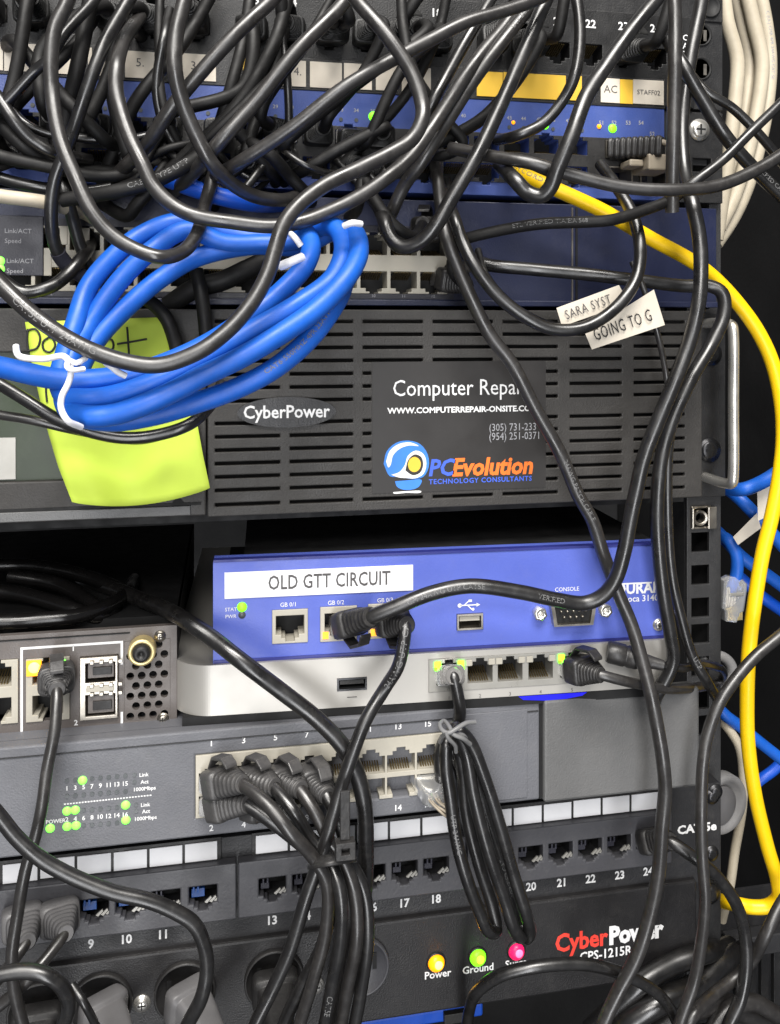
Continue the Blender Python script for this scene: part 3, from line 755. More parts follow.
# ------------------------------------------------------------------ taupe router at the left
def left_router():
    dv = Dev('router', 'taupe grey metal router with a punched vent and gold coaxial jack at the left', 'router', 90, 733)
    d = 22
    x1 = dv.X(177, 690, d); x0 = x1 - 290
    z0, z1 = dv.Z(90, 732.5, d), dv.Z(90, 630.5, d)
    # openings
    def RR(a, b, c, e): return dv.rect(a, b, c, e, d)
    p1 = RR(26, 657, 70, 721); p1 = (dv.X(26, 690, d), dv.X(70, 690, d), dv.Z(48, 720.5, d), dv.Z(48, 657.5, d))
    p0 = (dv.X(-30, 690, d), dv.X(18.5, 690, d), dv.Z(0, 724, d), dv.Z(0, 660, d))
    sf = (dv.X(80, 690, d), dv.X(118.5, 690, d), dv.Z(100, 718, d), dv.Z(100, 655.5, d))
    vx0, vx1 = dv.X(124.5, 690, d), dv.X(170, 690, d)
    vz0, vz1 = dv.Z(148, 720, d), dv.Z(148, 640, d)
    MB().plate(x0, x1, z0, z1, -d, -d + 3, [p1, p0, sf, (vx0, vx1, vz0, vz1)]).build('faceplate', 'router', dv.root, .35)
    MB().box(x0, x1 - .3, -d + 14, 160, z0 + .3, z1 - .3).build('chassis', 'pit', dv.root)
    MB().box(x1 - 1.2, x1 - .05, -d + 3.1, 160, z0 + .3, z1 - .3).build('shaded_side_wall', 'pit', dv.root)  # outer side coloured black for the shadow it lies in
    MB().box(x0, dv.X(130, 640, d), -d - .35, -d - .02, z1 - 2.1, z1 - 1.6).build('lid_seam', 'pit', dv.root)
    # punched vent: staggered round holes
    mb = MB(); pit = (vx1 - vx0) / 4; rows = 8; ph = (vz1 - vz0) / rows; rr = 1.55
    def cell(xa, xb, za, zb):
        cx, cz = (xa + xb) / 2, (za + zb) / 2; n = 16; b = []
        for i in range(n):
            a = 2 * math.pi * i / n; c, q = math.cos(a), math.sin(a); k = 1 / max(abs(c), abs(q))
            b.append((cx + c * k * (xb - xa) / 2, cz + q * k * (zb - za) / 2))
        ci = [(cx + rr * math.cos(2 * math.pi * i / n), cz + rr * math.sin(2 * math.pi * i / n)) for i in range(n)]
        v = [(p[0], -d, p[1]) for p in b] + [(p[0], -d, p[1]) for p in ci] + [(p[0], -d + 2.5, p[1]) for p in ci]
        mb.add(v, [(i, n + i, n + (i + 1) % n, (i + 1) % n) for i in range(n)] + [(n + i, 2 * n + i, 2 * n + (i + 1) % n, n + (i + 1) % n) for i in range(n)])
    for r in range(rows):
        za = vz0 + r * ph
        if r % 2:
            mb.add([(vx0, -d, za), (vx0 + pit / 2, -d, za), (vx0 + pit / 2, -d, za + ph), (vx0, -d, za + ph)], [(0, 1, 2, 3)])
            for k in range(3): cell(vx0 + pit * (k + .5), vx0 + pit * (k + 1.5), za, za + ph)
            mb.add([(vx1 - pit / 2, -d, za), (vx1, -d, za), (vx1, -d, za + ph), (vx1 - pit / 2, -d, za + ph)], [(0, 1, 2, 3)])
        else:
            for k in range(4): cell(vx0 + pit * k, vx0 + pit * (k + 1), za, za + ph)
    mb.build('vent', 'router', dv.root)
    # coaxial / barrel jack
    x, z = dv.at(142, 651, d + 3)
    jk = MB().lathe((x, -d, z), (0, -1, 0), [(5.4, 0), (5.4, 4.6), (5.0, 5.2), (3.8, 5.2), (3.6, 4.2)], 26).build('coaxial_jack', 'gold', dv.root)
    MB().lathe((x, -d - 4.0, z), (0, -1, 0), [(3.7, -2), (3.7, .4), (3.0, 3.4), (1.2, 3.6), (.9, 2), (.01, 2)], 20).build('jack_plug', 'ups_dark', jk)
    for px, py in ((160, 636), (163, 718)):
        x, z = dv.at(px, py, d); screw(dv.root, x, z, -d, 1.7, 'metal')
    # stacked sockets
    for k, (a, b, c, e) in enumerate((p1, p0)):
        n = 1 if k == 0 else 2
        w = (b - a); cx = [(a + b) / 2] if k == 0 else [a + w * .05, b - 8.2]
        hz = (e - c); hs = []
        for q in cx:
            hs += jack_holes(q, c + hz * .74, 11.4, 7.6, 'up') + jack_holes(q, c + hz * .26, 11.4, 7.6, 'down')
        hs = [h for h in hs if h[0] > a + .3 and h[1] < b - .3]
        MB().plate(a + .05, b - .05, c + .05, e - .05, -d - .6, -d + 10, hs).build('port_bezel', 'bezel', dv.root, .2)
        for q in cx[-1:]:
            jack_inside(dv, dv.root, q, c + hz * .74, d, 11.4, 7.6, 10, 'up'); jack_inside(dv, dv.root, q, c + hz * .26, d, 11.4, 7.6, 10, 'down')
    MB().box(p1[0] + .3, p1[0] + 6.0, -d - 1.2, -d - .65, p1[3] - 6.6, p1[3] - .4).dome(p1[0] + 3.2, p1[3] - 3.2, 2.2, -d - 1.21, .8, 14, 1).build('led', ['led_amber', 'amber_core'], dv.root, .4)
    MB().box(p1[1] - 4.8, p1[1] - 1.4, -d - 1.2, -d - .65, p1[3] - 5.0, p1[3] - 1.0).build('led', 'led_bright', dv.root, .4)
    # fibre module cages
    hz = sf[3] - sf[2]
    cg = MB().plate(sf[0] + .05, sf[1] - .05, sf[2] + .05, sf[3] - .05, -d - 1.6, -d + 11, [(sf[0] + 2.4, sf[1] - 1.2, sf[2] + 1.6, sf[2] + hz * .40), (sf[0] + 2.4, sf[1] - 1.2, sf[2] + hz * .60, sf[3] - 2.4)]).build('module_cage', 'metal', dv.root, .3)
    for f0, f1 in ((.05, .38), (.61, .92)):
        MB().box(sf[0] + 3.0, sf[1] - 1.6, -d - .6, -d + 10, sf[2] + hz * f0 + 1, sf[2] + hz * f1).build('module_shutter', 'router', cg, .3)
        MB().box(sf[0] + 5.0, sf[1] - 2.4, -d - 1.4, -d - .65, sf[2] + hz * f0 + 2.6, sf[2] + hz * f1 - 2.2).build('shutter_pad', 'ups_dark', cg, .2)
    fm = MB()
    for i in range(4):
        for zz in (sf[3] - 1.9, sf[2] + hz * .56, sf[2] + hz * .42): fm.box(sf[0] + 4 + i * 3.6, sf[0] + 5.6 + i * 3.6, -d - 2.6, -d - 1.65, zz - .7, zz + .7)
    MB().box(sf[0] + 2.6, sf[1] - 1.4, -d - 2.2, -d - 1.65, sf[2] + hz * .455, sf[2] + hz * .545).build('centre_bar', 'bezel', cg, .2)
    fm.build('spring_fingers', 'metal', cg, .2)
    # white outline printed round the sockets
    a = (dv.X(20.5, 690, d), dv.X(117.8, 690, d)); zt = dv.Z(60, 646, d); zb = dv.Z(60, 729.5, d); t = .45
    mb = MB(); y0, y1 = -d - .14, -d - .03
    mb.box(a[0], a[1] + 2, y0, y1, zt - t, zt + t); mb.box(a[0], a[1] + 2, y0, y1, zb - t, zb + t); mb.box(a[0], a[0] + 2 * t, y0, y1, zb + t, zt - t); mb.box(a[1] + 2 - 2 * t, a[1] + 2, y0, y1, zt - 9, zt - t); mb.box(a[1] + 2 - 2 * t, a[1] + 2, y0, y1, zb + t, zb + 5)
    x, z = dv.at(76, 650.5, d); mb.text('1', x - 1, z, 2.0, y0, 'c', .03); x, z = dv.at(76, 725, d); mb.text('2', x, z, 2.0, y0, 'c', .03)
    mb.build('lettering', 'mark', dv.root)
    return dv, p1


ROU, ROUP = left_router()

# ------------------------------------------------------------------ grey 16 port switch
def grey_switch():
    dv = Dev('network_switch', 'wide grey sixteen port network switch with green status lamps at its left', 'network switch', 640, 790)
    d = 35
    x0, x1 = XL - dv.O.x + 10, dv.X(697, 730, d)
    z0, z1 = dv.Z(600, 793, d), dv.Z(600, 696, d)
    pr = (dv.X(195.5, 770, d), dv.X(445, 760, d), dv.Z(320, 805, d), dv.Z(320, 744, d))
    c1, c8 = dv.X(214, 770, d), dv.X(430.5, 770, d)
    cols = [c1 + (c8 - c1) * i / 7 for i in range(8)]
    zt = dv.Z(403, 762, d); zb = dv.Z(403, 784, d)
    xm = dv.X(541, 740, d)
    MB().plate(x0, xm - .6, z0, z1, -d, -d + 6, [pr]).build('faceplate', 'grey', dv.root, .8)
    MB().plate(xm + .6, x1, z0 - .5, z1 + 1.0, -d - 2.2, -d + 6).build('mounting_bracket', 'grey_panel', dv.root, 1.2)
    MB().box(xm - .5, xm + .5, -d + .5, -d + 6, z0, z1).build('bracket_gap', 'pit', dv.root)
    MB().box(x0, x1 - 24, -d + 6.2, 170, z0, z1 - .2).build('chassis', 'grey', dv.root)
    # pressed outline on the blank area
    r = (dv.X(458, 740, d), dv.X(527, 740, d), dv.Z(490, 801, d), dv.Z(490, 712, d))
    MB().plate(r[0], r[1], r[2], r[3], -d - .5, -d - .02).build('pressed_panel', 'grey', dv.root, .4)
    MB().box(x0, xm - 1.2, -d - .3, -d - .02, z1 - 4.2, z1 - 3.7).build('lid_seam', 'panel', dv.root)
    hs = []
    for c in cols: hs += jack_holes(c, zt, 11.6, 7.0, 'up') + jack_holes(c, zb, 11.6, 7.0, 'down')
    MB().plate(pr[0] + .05, pr[1] - .05, pr[2] + .05, pr[3] - .05, -d - .5, -d + 10, hs).build('port_bezel', 'bezel', dv.root, .2)
    for c in cols: jack_inside(dv, dv.root, c, zt, d, 11.6, 7.0, 9.5, 'up'); jack_inside(dv, dv.root, c, zb, d, 11.6, 7.0, 9.5, 'down')
    mb = MB()
    for i, c in enumerate(cols):
        mb.text(str(2 * i + 1), c - 1, pr[3] + 3.2, 2.3, -d - .12, 'c', .02); mb.text(str(2 * i + 2), c - 1, pr[2] - 5.6, 2.3, -d - .12, 'c', .02)
    for row, (y, s) in enumerate(((788.3, 1), (819.3, 2))):
        for i in range(8):
            px = 67 + 8.35 * i; py = y - .083 * (px - 67)
            x, z = dv.at(px, py, d); mb.text(str(2 * i + s), x, z - .8, 1.65, -d - .12, 'c', .02)
    for t, px, py in (('Link', 139.5, 775), ('Act', 140.5, 782), ('1000Mbps', 134, 789.5), ('Link', 141, 805), ('Act', 142, 811.5), ('1000Mbps', 135, 819), ('POWER', 46, 822)):
        x, z = dv.at(px, py, d); mb.text(t, x, z - .7, 1.4, -d - .12, 'l', .02)
    for i in range(30):
        px = 65 + i * 2.95; x, z = dv.at(px, 804 - .104 * (px - 65), d); mb.box(x - .35, x + .35, -d - .14, -d - .1, z - .25, z + .25)
    mb.build('lettering', 'mark', dv.root)
    off = MB(); lit = {(4 + 0, 0): 1}
    on = [(82.5, 780.3), (67, 811), (75.2, 810), (67.2, 826.4), (76, 825.4), (125.6, 805), (125.8, 820), (50.2, 828.3)]
    for y in (780.5, 796, 811.5, 826.8):
        for i in range(8):
            px = 67 + 8.35 * i; py = y - .083 * (px - 67)
            if min(math.hypot(px - a, py - b) for a, b in on) > 4.5:
                x, z = dv.at(px, py, d); off.disc(x, z, .85, -d - .25, -d - .02, 10)
    for px, py in ((134.5, 774.8), (134.5, 782), (136, 804.5), (136, 811)):
        x, z = dv.at(px, py, d); off.disc(x, z, .8, -d - .25, -d - .02, 10)
    off.build('dark_lamps', 'led_off', dv.root)
    for px, py in on:
        x, z = dv.at(px, py, d); MB().dome(x, z, 1.65, -d - .02, .7).build('led', 'led_bright', dv.root)
    return dv, cols, zt, zb, d


GSW, GSC, GSZT, GSZB, GSD = grey_switch()

# ------------------------------------------------------------------ lower patch panel
def lower_panel():
    dv = Dev('patch_bay', 'charcoal patch panel with white blank cards and blue sockets under the grey switch', 'patch panel', 690, 881)
    x0, x1 = XL - dv.O.x, dv.X(720.5, 840, 9)
    d = 9; db = 14
    z1 = dv.Z(690, 786, d); z0 = dv.Z(690, 883.5, d)
    zj = dv.Z(561, 851, db)
    pxs = {20: 531, 21: 561, 22: 590.5, 23: 619.5, 24: 648, 18: 436.5, 17: 405, 16: 372.5, 15: 339, 14: 306, 13: 272.5, 12: 203, 11: 166, 10: 130, 9: 94, 8: 57.5, 7: 21, 19: 501}
    jx = {k: dv.X(p, 870, db) for k, p in pxs.items()}
    MB().plate(x0, x1, z0, z1, -d, -.5, [(q - 6.2, q + 6.2, zj - 6.6, zj + 4.2) for q in jx.values()]).build('faceplate', 'panel', dv.root, .4)
    MB().box(x0 + 20, x1 - 34, 0, 40, z0 + 1, z1 - 1).build('chassis', 'pit', dv.root)
    zc0, zc1 = dv.Z(604, 812.5, d), dv.Z(604, 796, d)
    blocks = [(dv.X(-60, 880, db), dv.X(236.3, 880, db), (7, 8, 9, 10, 11, 12)), (dv.X(238.2, 880, db), dv.X(466, 860, db), (13, 14, 15, 16, 17, 18)), (dv.X(468, 860, db), dv.X(672, 840, db), (19, 20, 21, 22, 23, 24))]
    bz1 = dv.Z(600, 821, db); bz0 = dv.Z(600, 872.5, db)
    for a, b, ks in blocks:
        hs = []
        for k in ks: hs += jack_holes(jx[k], zj, 11.4, 7.2)
        bl = MB().plate(a, b, bz0, bz1, -db, -d - .03, hs)
        ob = bl.build('socket_block', 'block', dv.root, .6)
        for k in ks:
            blue = k in (9, 10, 12)
            q = MB(); hw = 3.0
            q.box(jx[k] - 4.8, jx[k] - 4.8 + (5.4 if blue else 3.6), -db + 3.0, -d - .1, zj - 2.6, zj + (.9 if blue else -.2)); q.box(jx[k] - 4.2, jx[k] - 3.4, -db + 1.0, -db + 1.35, zj + .4, zj + 3); q.box(jx[k] - 2.4, jx[k] - 1.6, -db + 1.0, -db + 1.35, zj + .4, zj + 3)
            q.build('socket_insert', 'blue_jack' if blue else 'navy_dark', ob, .3)
            q = MB()
            for i in range(3):
                xx = jx[k] + .6 + i * 1.9; q.prism([(xx, zj - 3.3), (xx + 2.6, zj - 1.2), (xx + 2.9, zj - 1.9), (xx + 1.0, zj - 3.9)], -db + .4 + i * .15, -db + 1.0 + i * .15)
            q.build('contacts', 'bezel_grey', ob)
    # card holder and cards
    for (a, b, ks) in blocks:
        n = 6
        ca = {7: (1.5, 218.5), 13: (254.5, 453), 19: (482, 658.5)}[ks[0]]
        xa, xb = dv.X(ca[0], 850, d + 1), dv.X(ca[1], 820, d + 1)
        st = (xb - xa) / n
        MB().box(xa - 1.2, xb + 1.2, -d - 1.0, -d - .03, zc0 - 1.2, zc1 + 1.2).build('card_holder', 'ups_dark', dv.root, .2)
        for i in range(n):
            jz = random.uniform(-.25, .25)
            MB().box(xa + st * i + .55, xa + st * (i + 1) - .55, -d - 1.5, -d - 1.03, zc0 + jz, zc1 + jz).build('label_card', 'white', dv.root, .1)
    mb = MB()
    zn = dv.Z(561, 882.5, d)
    for k, x in jx.items():
        mb.text(str(k), dv.X(pxs[k] - 3 if k < 13 else pxs[k], 890, d), zn - 1.7, 3.5, -d - .15, 'c', .03, .95)
    x, z = dv.at(697, 828.5, d); mb.text('CAT 5e', x, z - 1.5, 3.7, -d - .15, 'c', .04, 1.15)
    mb.build('lettering', 'mark', dv.root)
    for px, py in ((715, 770), (712, 796), (711, 853), (710, 892)):
        x, z = dv.at(px, py, d)
        screw(dv.root, x, min(max(z, z0 + 4), z1 - 4), -d, 2.7, 'dark_metal')
    return dv, jx, zj, db


LPP, LPX, LPZ, LPD = lower_panel()

# ------------------------------------------------------------------ power strip
def pdu():
    dv = Dev('power_strip', 'black rack power strip with three coloured lamps and round power outlets at the bottom', 'power strip', 600, 989)
    x0, x1 = XL - dv.O.x, dv.X(720.5, 940, 5)
    d = 12
    z1 = dv.Z(600, 893.5, d); z0 = dv.Z(600, 986.5, d)
    MB().plate(x0, dv.X(697, 920, d), z0, z1, -d, -d + 8).build('front', 'pdu', dv.root, 1.0)
    MB().box(x0 + 18, x1 - 34, -d + 8.2, 60, z0 + .4, z1 - .4).build('chassis', 'pdu', dv.root)
    MB().plate(dv.X(697, 920, d) + .2, x1, z0 + 1, z1 - 1, -5, -.5).build('mounting_ear', 'ear', dv.root, .3)
    for px, py in ((711, 895), (711, 958)):
        x, z = dv.at(px, py, 6); screw(dv.root, x, z, -5, 3.6, 'dark_metal')
    for px, py, m in ((436, 962, 'led_amber'), (477.5, 956.5, 'led_green'), (516, 950.5, 'led_pink')):
        x, z = dv.at(px, py, d)
        ln = MB().lathe((x, -d, z), (0, -1, 0), [(4.4, 0), (4.4, .5), (3.9, .9)], 22).build('lamp_ring', 'ups_dark', dv.root)
        MB().dome(x, z, 3.7, -d - .6, 2.6, 20).dome(x + .5, z + .4, 1.9, -d - 2.7, .75, 16, 1).build('lens', [m, {'led_amber': 'amber_core', 'led_green': 'green_core', 'led_pink': 'pink_core'}[m]], ln)
    mb = MB()
    for t, px, py in (('Power', 438, 974.5), ('Ground', 478, 969), ('Surge', 516, 963.5)):
        x, z = dv.at(px, py, d); mb.text(t, x, z - 1.2, 3.1, -d - .15, 'c', .02)
    xl, zl = dv.at(610, 936, d); mb.text('Power', xl - .4, zl - 3.6, 7.6, -d - .15, 'l', .05, .9)
    x, z = dv.at(606, 954, d); mb.text('CPS-1215R', x, z - 1.6, 4.0, -d - .15, 'c', .02, .95)
    mb.build('lettering', 'mark', dv.root)
    x, z = dv.at(609, 936, d); MB().text('Cyber', xl - 1.0, zl - 3.6, 7.6, -d - .15, 'r', .03, .9).build('logo_writing', 'red', dv.root)
    outs = []
    zo = dv.Z(275, 978, d)
    for px in (40, 101, 185, 274, 360):
        x = dv.X(px, 985, d); outs.append(x)
        ol = MB(); ol.lathe((x, -d, zo), (0, -1, 0), [(12.6, 0), (12.6, 1.6), (12.1, 2.1), (11.5, 1.8), (11.2, .6), (.01, .6)], 36)
        ob = ol.build('outlet', 'block' if px == 360 else 'ups_dark', dv.root)
        q = MB(); q.box(x - 7.2, x - 5.4, -d - .95, -d - .62, zo - 1.5, zo + 5.5); q.box(x + 5.4, x + 7.2, -d - .95, -d - .62, zo - 1.5, zo + 5.5); q.lathe((x, -d - .7, zo - 6), (0, -1, 0), [(2.4, 0), (2.4, .2), (.01, .2)], 14)
        q.build('outlet_slots', 'pit', ob)
    for px, py in ((142, 1003), (316, 985)):
        x, z = dv.at(px, py, d); screw(dv.root, x, z, -d, 2.6, 'chrome')
    return dv, outs, zo, d


PDU, POX, POZ, POD = pdu()

# ------------------------------------------------------------------ blue box under the strip, vented base on the right
dv = Dev('equipment_case', 'bright blue metal case barely showing under the bottom power strip', 'equipment case', 440, 1060)
a, b = dv.X(345, 1020, 6), dv.X(500, 1020, 6)
MB().box(a, b, 20, 170, 0, dv.Z(440, 1010, -20)).build('body', 'blue_dim', dv.root, 1)
MB().box(dv.X(443, 1020, -20), dv.X(470, 1020, -20), 17, 19.9, 1, dv.Z(440, 1010, -20) - .5).build('strap', 'ups_dark', dv.root, .3)

dv = Dev('vented_tray', 'black slotted steel tray low down at the right edge of the rack', 'tray', 750, 1040, d=-30)
a = dv.X(722, 960, -30); b = a + 150
zt = dv.Z(750, 930, -30)
mb = MB()
hs = [(a + 5 + i * 7.5, a + 8 + i * 7.5, -14, zt - 13) for i in range(17)]
mb.plate(a, b, -16, zt, 30, 33, hs); mb.build('slotted_front', 'ear', dv.root, .3)
MB().box(a, b, 60, 62, -16, zt).build('inner_sheet', 'panel', dv.root)
MB().box(a, b, 22, 29.9, zt - 8, zt + 2).build('top_lip', 'panel', dv.root, .6)
# ------------------------------------------------------------------ cables
def path_world(pts, dflt=40):
    out = []; d = dflt
    for p in pts:
        if len(p) == 3: d = p[2]
        out.append([p[0], p[1], p[2] if len(p) == 3 else None])
    # fill missing depths by interpolation
    ks = [i for i, p in enumerate(out) if p[2] is not None]
    if not ks: out[0][2] = dflt; ks = [0]
    for i, p in enumerate(out):
        if p[2] is None:
            a = max([k for k in ks if k < i], default=None); b = min([k for k in ks if k > i], default=None)
            p[2] = out[b][2] if a is None else out[a][2] if b is None else out[a][2] + (out[b][2] - out[a][2]) * (i - a) / (b - a)
    return [W(*p) for p in out]


def radius(P, w):
    return sum(w / 2 * zdepth(p) / FPX for p in P) / len(P)


def print_on(C, r, body, start, h, base):
    """grey lettering wrapped on the cable, on the side turned to the aisle"""
    L = [0.]
    for i in range(1, len(C)): L.append(L[-1] + (C[i] - C[i - 1]).length)
    h *= .8; t = MB().text(body, 0, 0, h, 0, 'l', .0, 1.05)
    if not t.v: return None
    kk = min(int(start * len(C)), len(C) - 2)
    if C[kk + 1].x - C[kk].x < -.3 * (C[kk + 1] - C[kk]).length: C = C[::-1]; start = 1 - start; L = [L[-1] - q for q in L[::-1]]
    wid = max(v.x for v in t.v); s0 = start * L[-1]
    if s0 + wid > L[-1]: s0 = max(0, L[-1] - wid - 1)
    out = MB(); vs = []
    for v in t.v:
        s = min(max(s0 + v.x, 0), L[-1] - 1e-4)
        i = max(k for k in range(len(L)) if L[k] <= s); i = min(i, len(C) - 2)
        f = (s - L[i]) / max(L[i + 1] - L[i], 1e-6); c = C[i].lerp(C[i + 1], f)
        T = (C[min(i + 2, len(C) - 1)] - C[max(i - 1, 0)]).normalized()
        nn = Vector((-.15, -1, .25)); nn = (nn - T * nn.dot(T)).normalized(); b = T.cross(nn)
        a = (v.z - h / 2) / r
        vs.append(c + (nn * math.cos(a) - b * math.sin(a)) * (r + .06))
    out.add(vs, t.f)
    return out


def aim(p, px, py, d):
    v = W(px, py, d) - p
    return v.normalized(), v.length


def plug_ends(root, base, p, o, r, up=(0, 0, 1), boot='boot', body='smoke', latch=True, blen=20, size=1.):
    """modular plug entering its socket at p, pointing outwards along o; base is the root's place (mm)"""
    o = Vector(o).normalized(); q = Vector(p) - base; u = Vector(up)
    ins = Vector((0, -1, 0))
    MB().loft(q, -ins * -1, u, [(-7, 5.6, 3.4, 8), (2.5, 5.7, 3.5, 8)], 16).build('plug', body, root, .25)
    b = MB()
    secs = [(1.2, 6.6 * size, 5.2 * size, 6), (6, 6.9 * size, 5.4 * size, 6), (8.5, 6.6 * size, 5.2 * size, 5)]
    n = 6
    for i in range(n):
        t = 8.5 + (blen - 8.5) * (i + .5) / n; f = (i + 1) / n
        w = 6.4 * size * (1 - f) + (r + 1.1) * f; hh = 5.0 * size * (1 - f) + (r + 1.1) * f; e = 5 * (1 - f) + 2 * f
        secs += [(t - 1.0, w, hh, e), (t - .2, w - .5, hh - .5, e), (t + .35, w - .5, hh - .5, e), (t + .6, w, hh, e)]
    secs.append((blen, r + .6, r + .6, 2))
    b.loft(q, o, u, secs, 20).build('boot', boot, root)
    if latch:
        sd = o.cross(u).normalized(); uu = sd.cross(o)
        l = MB()
        A = [q + o * 1 + uu * 4.2, q + o * 5 + uu * 8.4, q + o * 12 + uu * 8.2, q + o * 15 + uu * 5.4]
        v = []
        for k, a in enumerate(A):
            for s in (-2.6, 2.6): v += [a + sd * s, a + sd * s + uu * 1.3]
        f = []
        for k in range(3):
            i = k * 4; f += [(i, i + 4, i + 6, i + 2), (i + 1, i + 3, i + 7, i + 5), (i, i + 1, i + 5, i + 4), (i + 2, i + 6, i + 7, i + 3)]
        f += [(0, 2, 3, 1), (12, 13, 15, 14)]
        l.add(v, f).build('latch', boot, root, .4)


def cable(label, w, pts, name='network_cable', cat='cable', m='cable', group=None, prints=(), plug=None, r=None, per=9, extra=None, part='jacket'):
    """one cable; pts are (px, py[, mm in front of the rails]); plug=(world point, outward vector, options)"""
    P = path_world(pts)
    rr = r or radius(P, w)
    if plug:
        q, o, *opt = plug; opt = opt[0] if opt else {}
        if 'end' in opt:
            opt = dict(opt); o, opt['blen'] = aim(q, *opt.pop('end'))
        o = Vector(o).normalized(); bl = opt.get('blen', 20)
        e = q + o * bl
        while len(P) > 2 and (P[0] - e).length < 10: P = P[1:]
        P = [q + o * (bl - 8), q + o * (bl - 2)] + P
    base = P[0].copy()
    mb = MB(); C = tube(mb, P, rr, 16 if rr > 2 else 12)
    if plug or prints or extra:
        root = empty(name, base, label, cat, group)
        mb.build(part, m, root, off=base)
        if plug: plug_ends(root, base, q, o, rr, **{k: v for k, v in opt.items()})
        for body, st, h in prints:
            t = print_on(C, rr, body, st, h, base)
            if t: t.build('printing', 'mark_cable', root, off=base)
        if extra: extra(root, base, C, rr)
        return root
    o = mb.build(name, m, None, off=base, loc=base)
    return tag(o, label, cat, group)


BK = 'black network cables looping across the rack'
TOPS = 'black cables of the top tangle'
# ---- the big loops at the top left
cable('black cable hanging in a wide loop at the far upper left, crossing the blue strands', 14.5, [(72, -12, 62), (66, 5), (55, 28), (51, 60), (52, 90, 64), (55, 116), (62, 145), (74, 174), (92, 212, 74), (112, 235), (135, 249), (160, 257, 76), (182, 252), (196, 236, 62), (205, 205, 48), (216, 165, 36)], m='cable_grey', group=TOPS)
cable('black cable curving from a plug and sweeping right just under the longest front loop', 14.5, [(140, 16, 24), (124, 40, 40), (117, 66, 52), (116, 90), (121, 112), (130, 138), (142, 163, 62), (154, 187), (174, 206), (196, 216, 66), (232, 222), (270, 226), (300, 222, 66), (330, 211), (360, 196), (390, 175, 66), (411, 156), (430, 130, 60), (450, 99), (478, 58), (506, 24), (530, -12, 40)], m='cable_grey', group=TOPS, prints=[('VERIFIED UTP', .03, 2.4)])
cable('longest black front loop, swinging from the top middle to the far left edge', 16, [(346, -14, 72), (358, 2), (388, 37, 84), (412, 74), (422, 104), (422, 120, 90), (412, 139), (394, 151), (360, 168, 92), (325, 185), (300, 204), (284, 224, 96), (275, 250), (269, 270), (258, 293), (244, 313, 100), (225, 333), (198, 352, 102), (160, 365), (127, 362), (84, 347, 100), (40, 320), (0, 284, 94), (-24, 258)], m='cable_grey', group=TOPS, prints=[('CAT5E UTP 24AWG', .93, 2.8)])
cable('short black cable slanting behind the far upper left loop down to the left edge', 11, [(102, -12, 42), (92, 3), (65, 33), (48, 60, 46), (36, 70), (14, 94), (-10, 118, 40)], group=TOPS)
cable('thick matt black cable falling straight down just right of the far upper left loop', 15, [(92, -12, 34), (86, 25), (78, 65, 36), (69, 105), (62, 140), (60, 172, 22), (62, 196, 0), (62, 200, -14)], m='cable_dull', group=TOPS)
cable('black cable slanting from the top, with a dark sleeve beside the small status window', 13, [(136, -12, 44), (122, 12), (105, 42), (94, 70, 50), (85, 95), (76, 122), (66, 150, 46), (55, 180), (51, 210, 42), (55, 245), (66, 264), (88, 280, 24)], group=TOPS,
      extra=lambda root, base, C, r: (lambda q: (tube(q, [c - base for c in C if 1318 < c.z < 1330] or [C[3] - base, C[4] - base, C[5] - base], r + .5, 14), q.build('sleeve', 'navy_dark', root)))(MB()))
cable('black cable dropping behind the sleeved cable into the cream sockets at the left', 12.5, [(52, 120, 20), (58, 160, 26), (66, 195, 32), (73, 220), (80, 245), (90, 268, 18), (104, 285, 8)], group=TOPS)
cable('thin black cable curving down behind the second upper loop', 9.5, [(170, 10, 22), (164, 38, 32), (158, 70), (157, 96), (163, 122), (176, 146, 24), (196, 160, 12), (206, 164, -12)], group=TOPS)
cable('black cable dropping in a smooth curve from the top onto the card reading 3.7', 14.5, [(188, -14, 62), (184, 2), (176, 36), (175, 70, 66), (182, 101), (195, 133), (210, 161, 60), (230, 182), (254, 196), (282, 200, 36), (306, 193, 18), (322, 188, -12)], group=TOPS, m='cable_grey')
cable('black cable slanting from the top down left across the second upper loop', 14, [(284, -14, 52), (270, 2), (233, 37, 56), (196, 78), (170, 110, 52), (146, 146), (126, 166, 34), (108, 184, 8), (100, 190, -20)], group=TOPS, m='cable_grey')
cable('black cable slanting from the top centre down left over the small 3.x card', 14, [(352, -10, 58), (340, 7), (296, 52, 64), (253, 105), (217, 145, 60), (200, 166, 48), (182, 184, 34), (168, 196, 8), (160, 200, -20)], group=TOPS, m='cable_grey')
cable('thin black cable falling straight down between the 3.x card and the 4. card', 8.5, [(278, -12, 26), (281, 10), (283, 45), (287, 76, 30), (289, 120), (289, 156, 20), (284, 180, 4), (282, 186, -14)], group=TOPS)
cable('long black cable slanting from the top right down left, passing behind the longest front loop', 13.5, [(556, -10, 64), (530, 2), (500, 12), (466, 22, 70), (430, 40), (405, 53), (345, 87, 72), (296, 125), (264, 147), (240, 162, 58), (214, 178, 40), (196, 192, 10), (188, 196, -15)], group=TOPS, m='cable_grey')
cable('long black cable slanting down left from the top and hooking up above the cream sockets', 14.5, [(552, -14, 52), (545, 2), (526, 47, 58), (500, 107), (477, 155, 60), (453, 196), (434, 228, 58), (418, 243), (402, 247), (390, 237), (385, 222, 46), (378, 206, 30), (366, 190, 10), (360, 184, -14)], group=TOPS)
cable('black cable running beside the hooked cable, straight down left into the dark middle', 13, [(540, -4, 44), (522, 17), (496, 50, 50), (472, 83), (447, 122), (423, 160, 50), (404, 186), (392, 212, 36), (384, 228, 12), (382, 234, -10)], group=TOPS, m='cable_grey', prints=[('UTP 24AWG CM', .14, 2.4)])
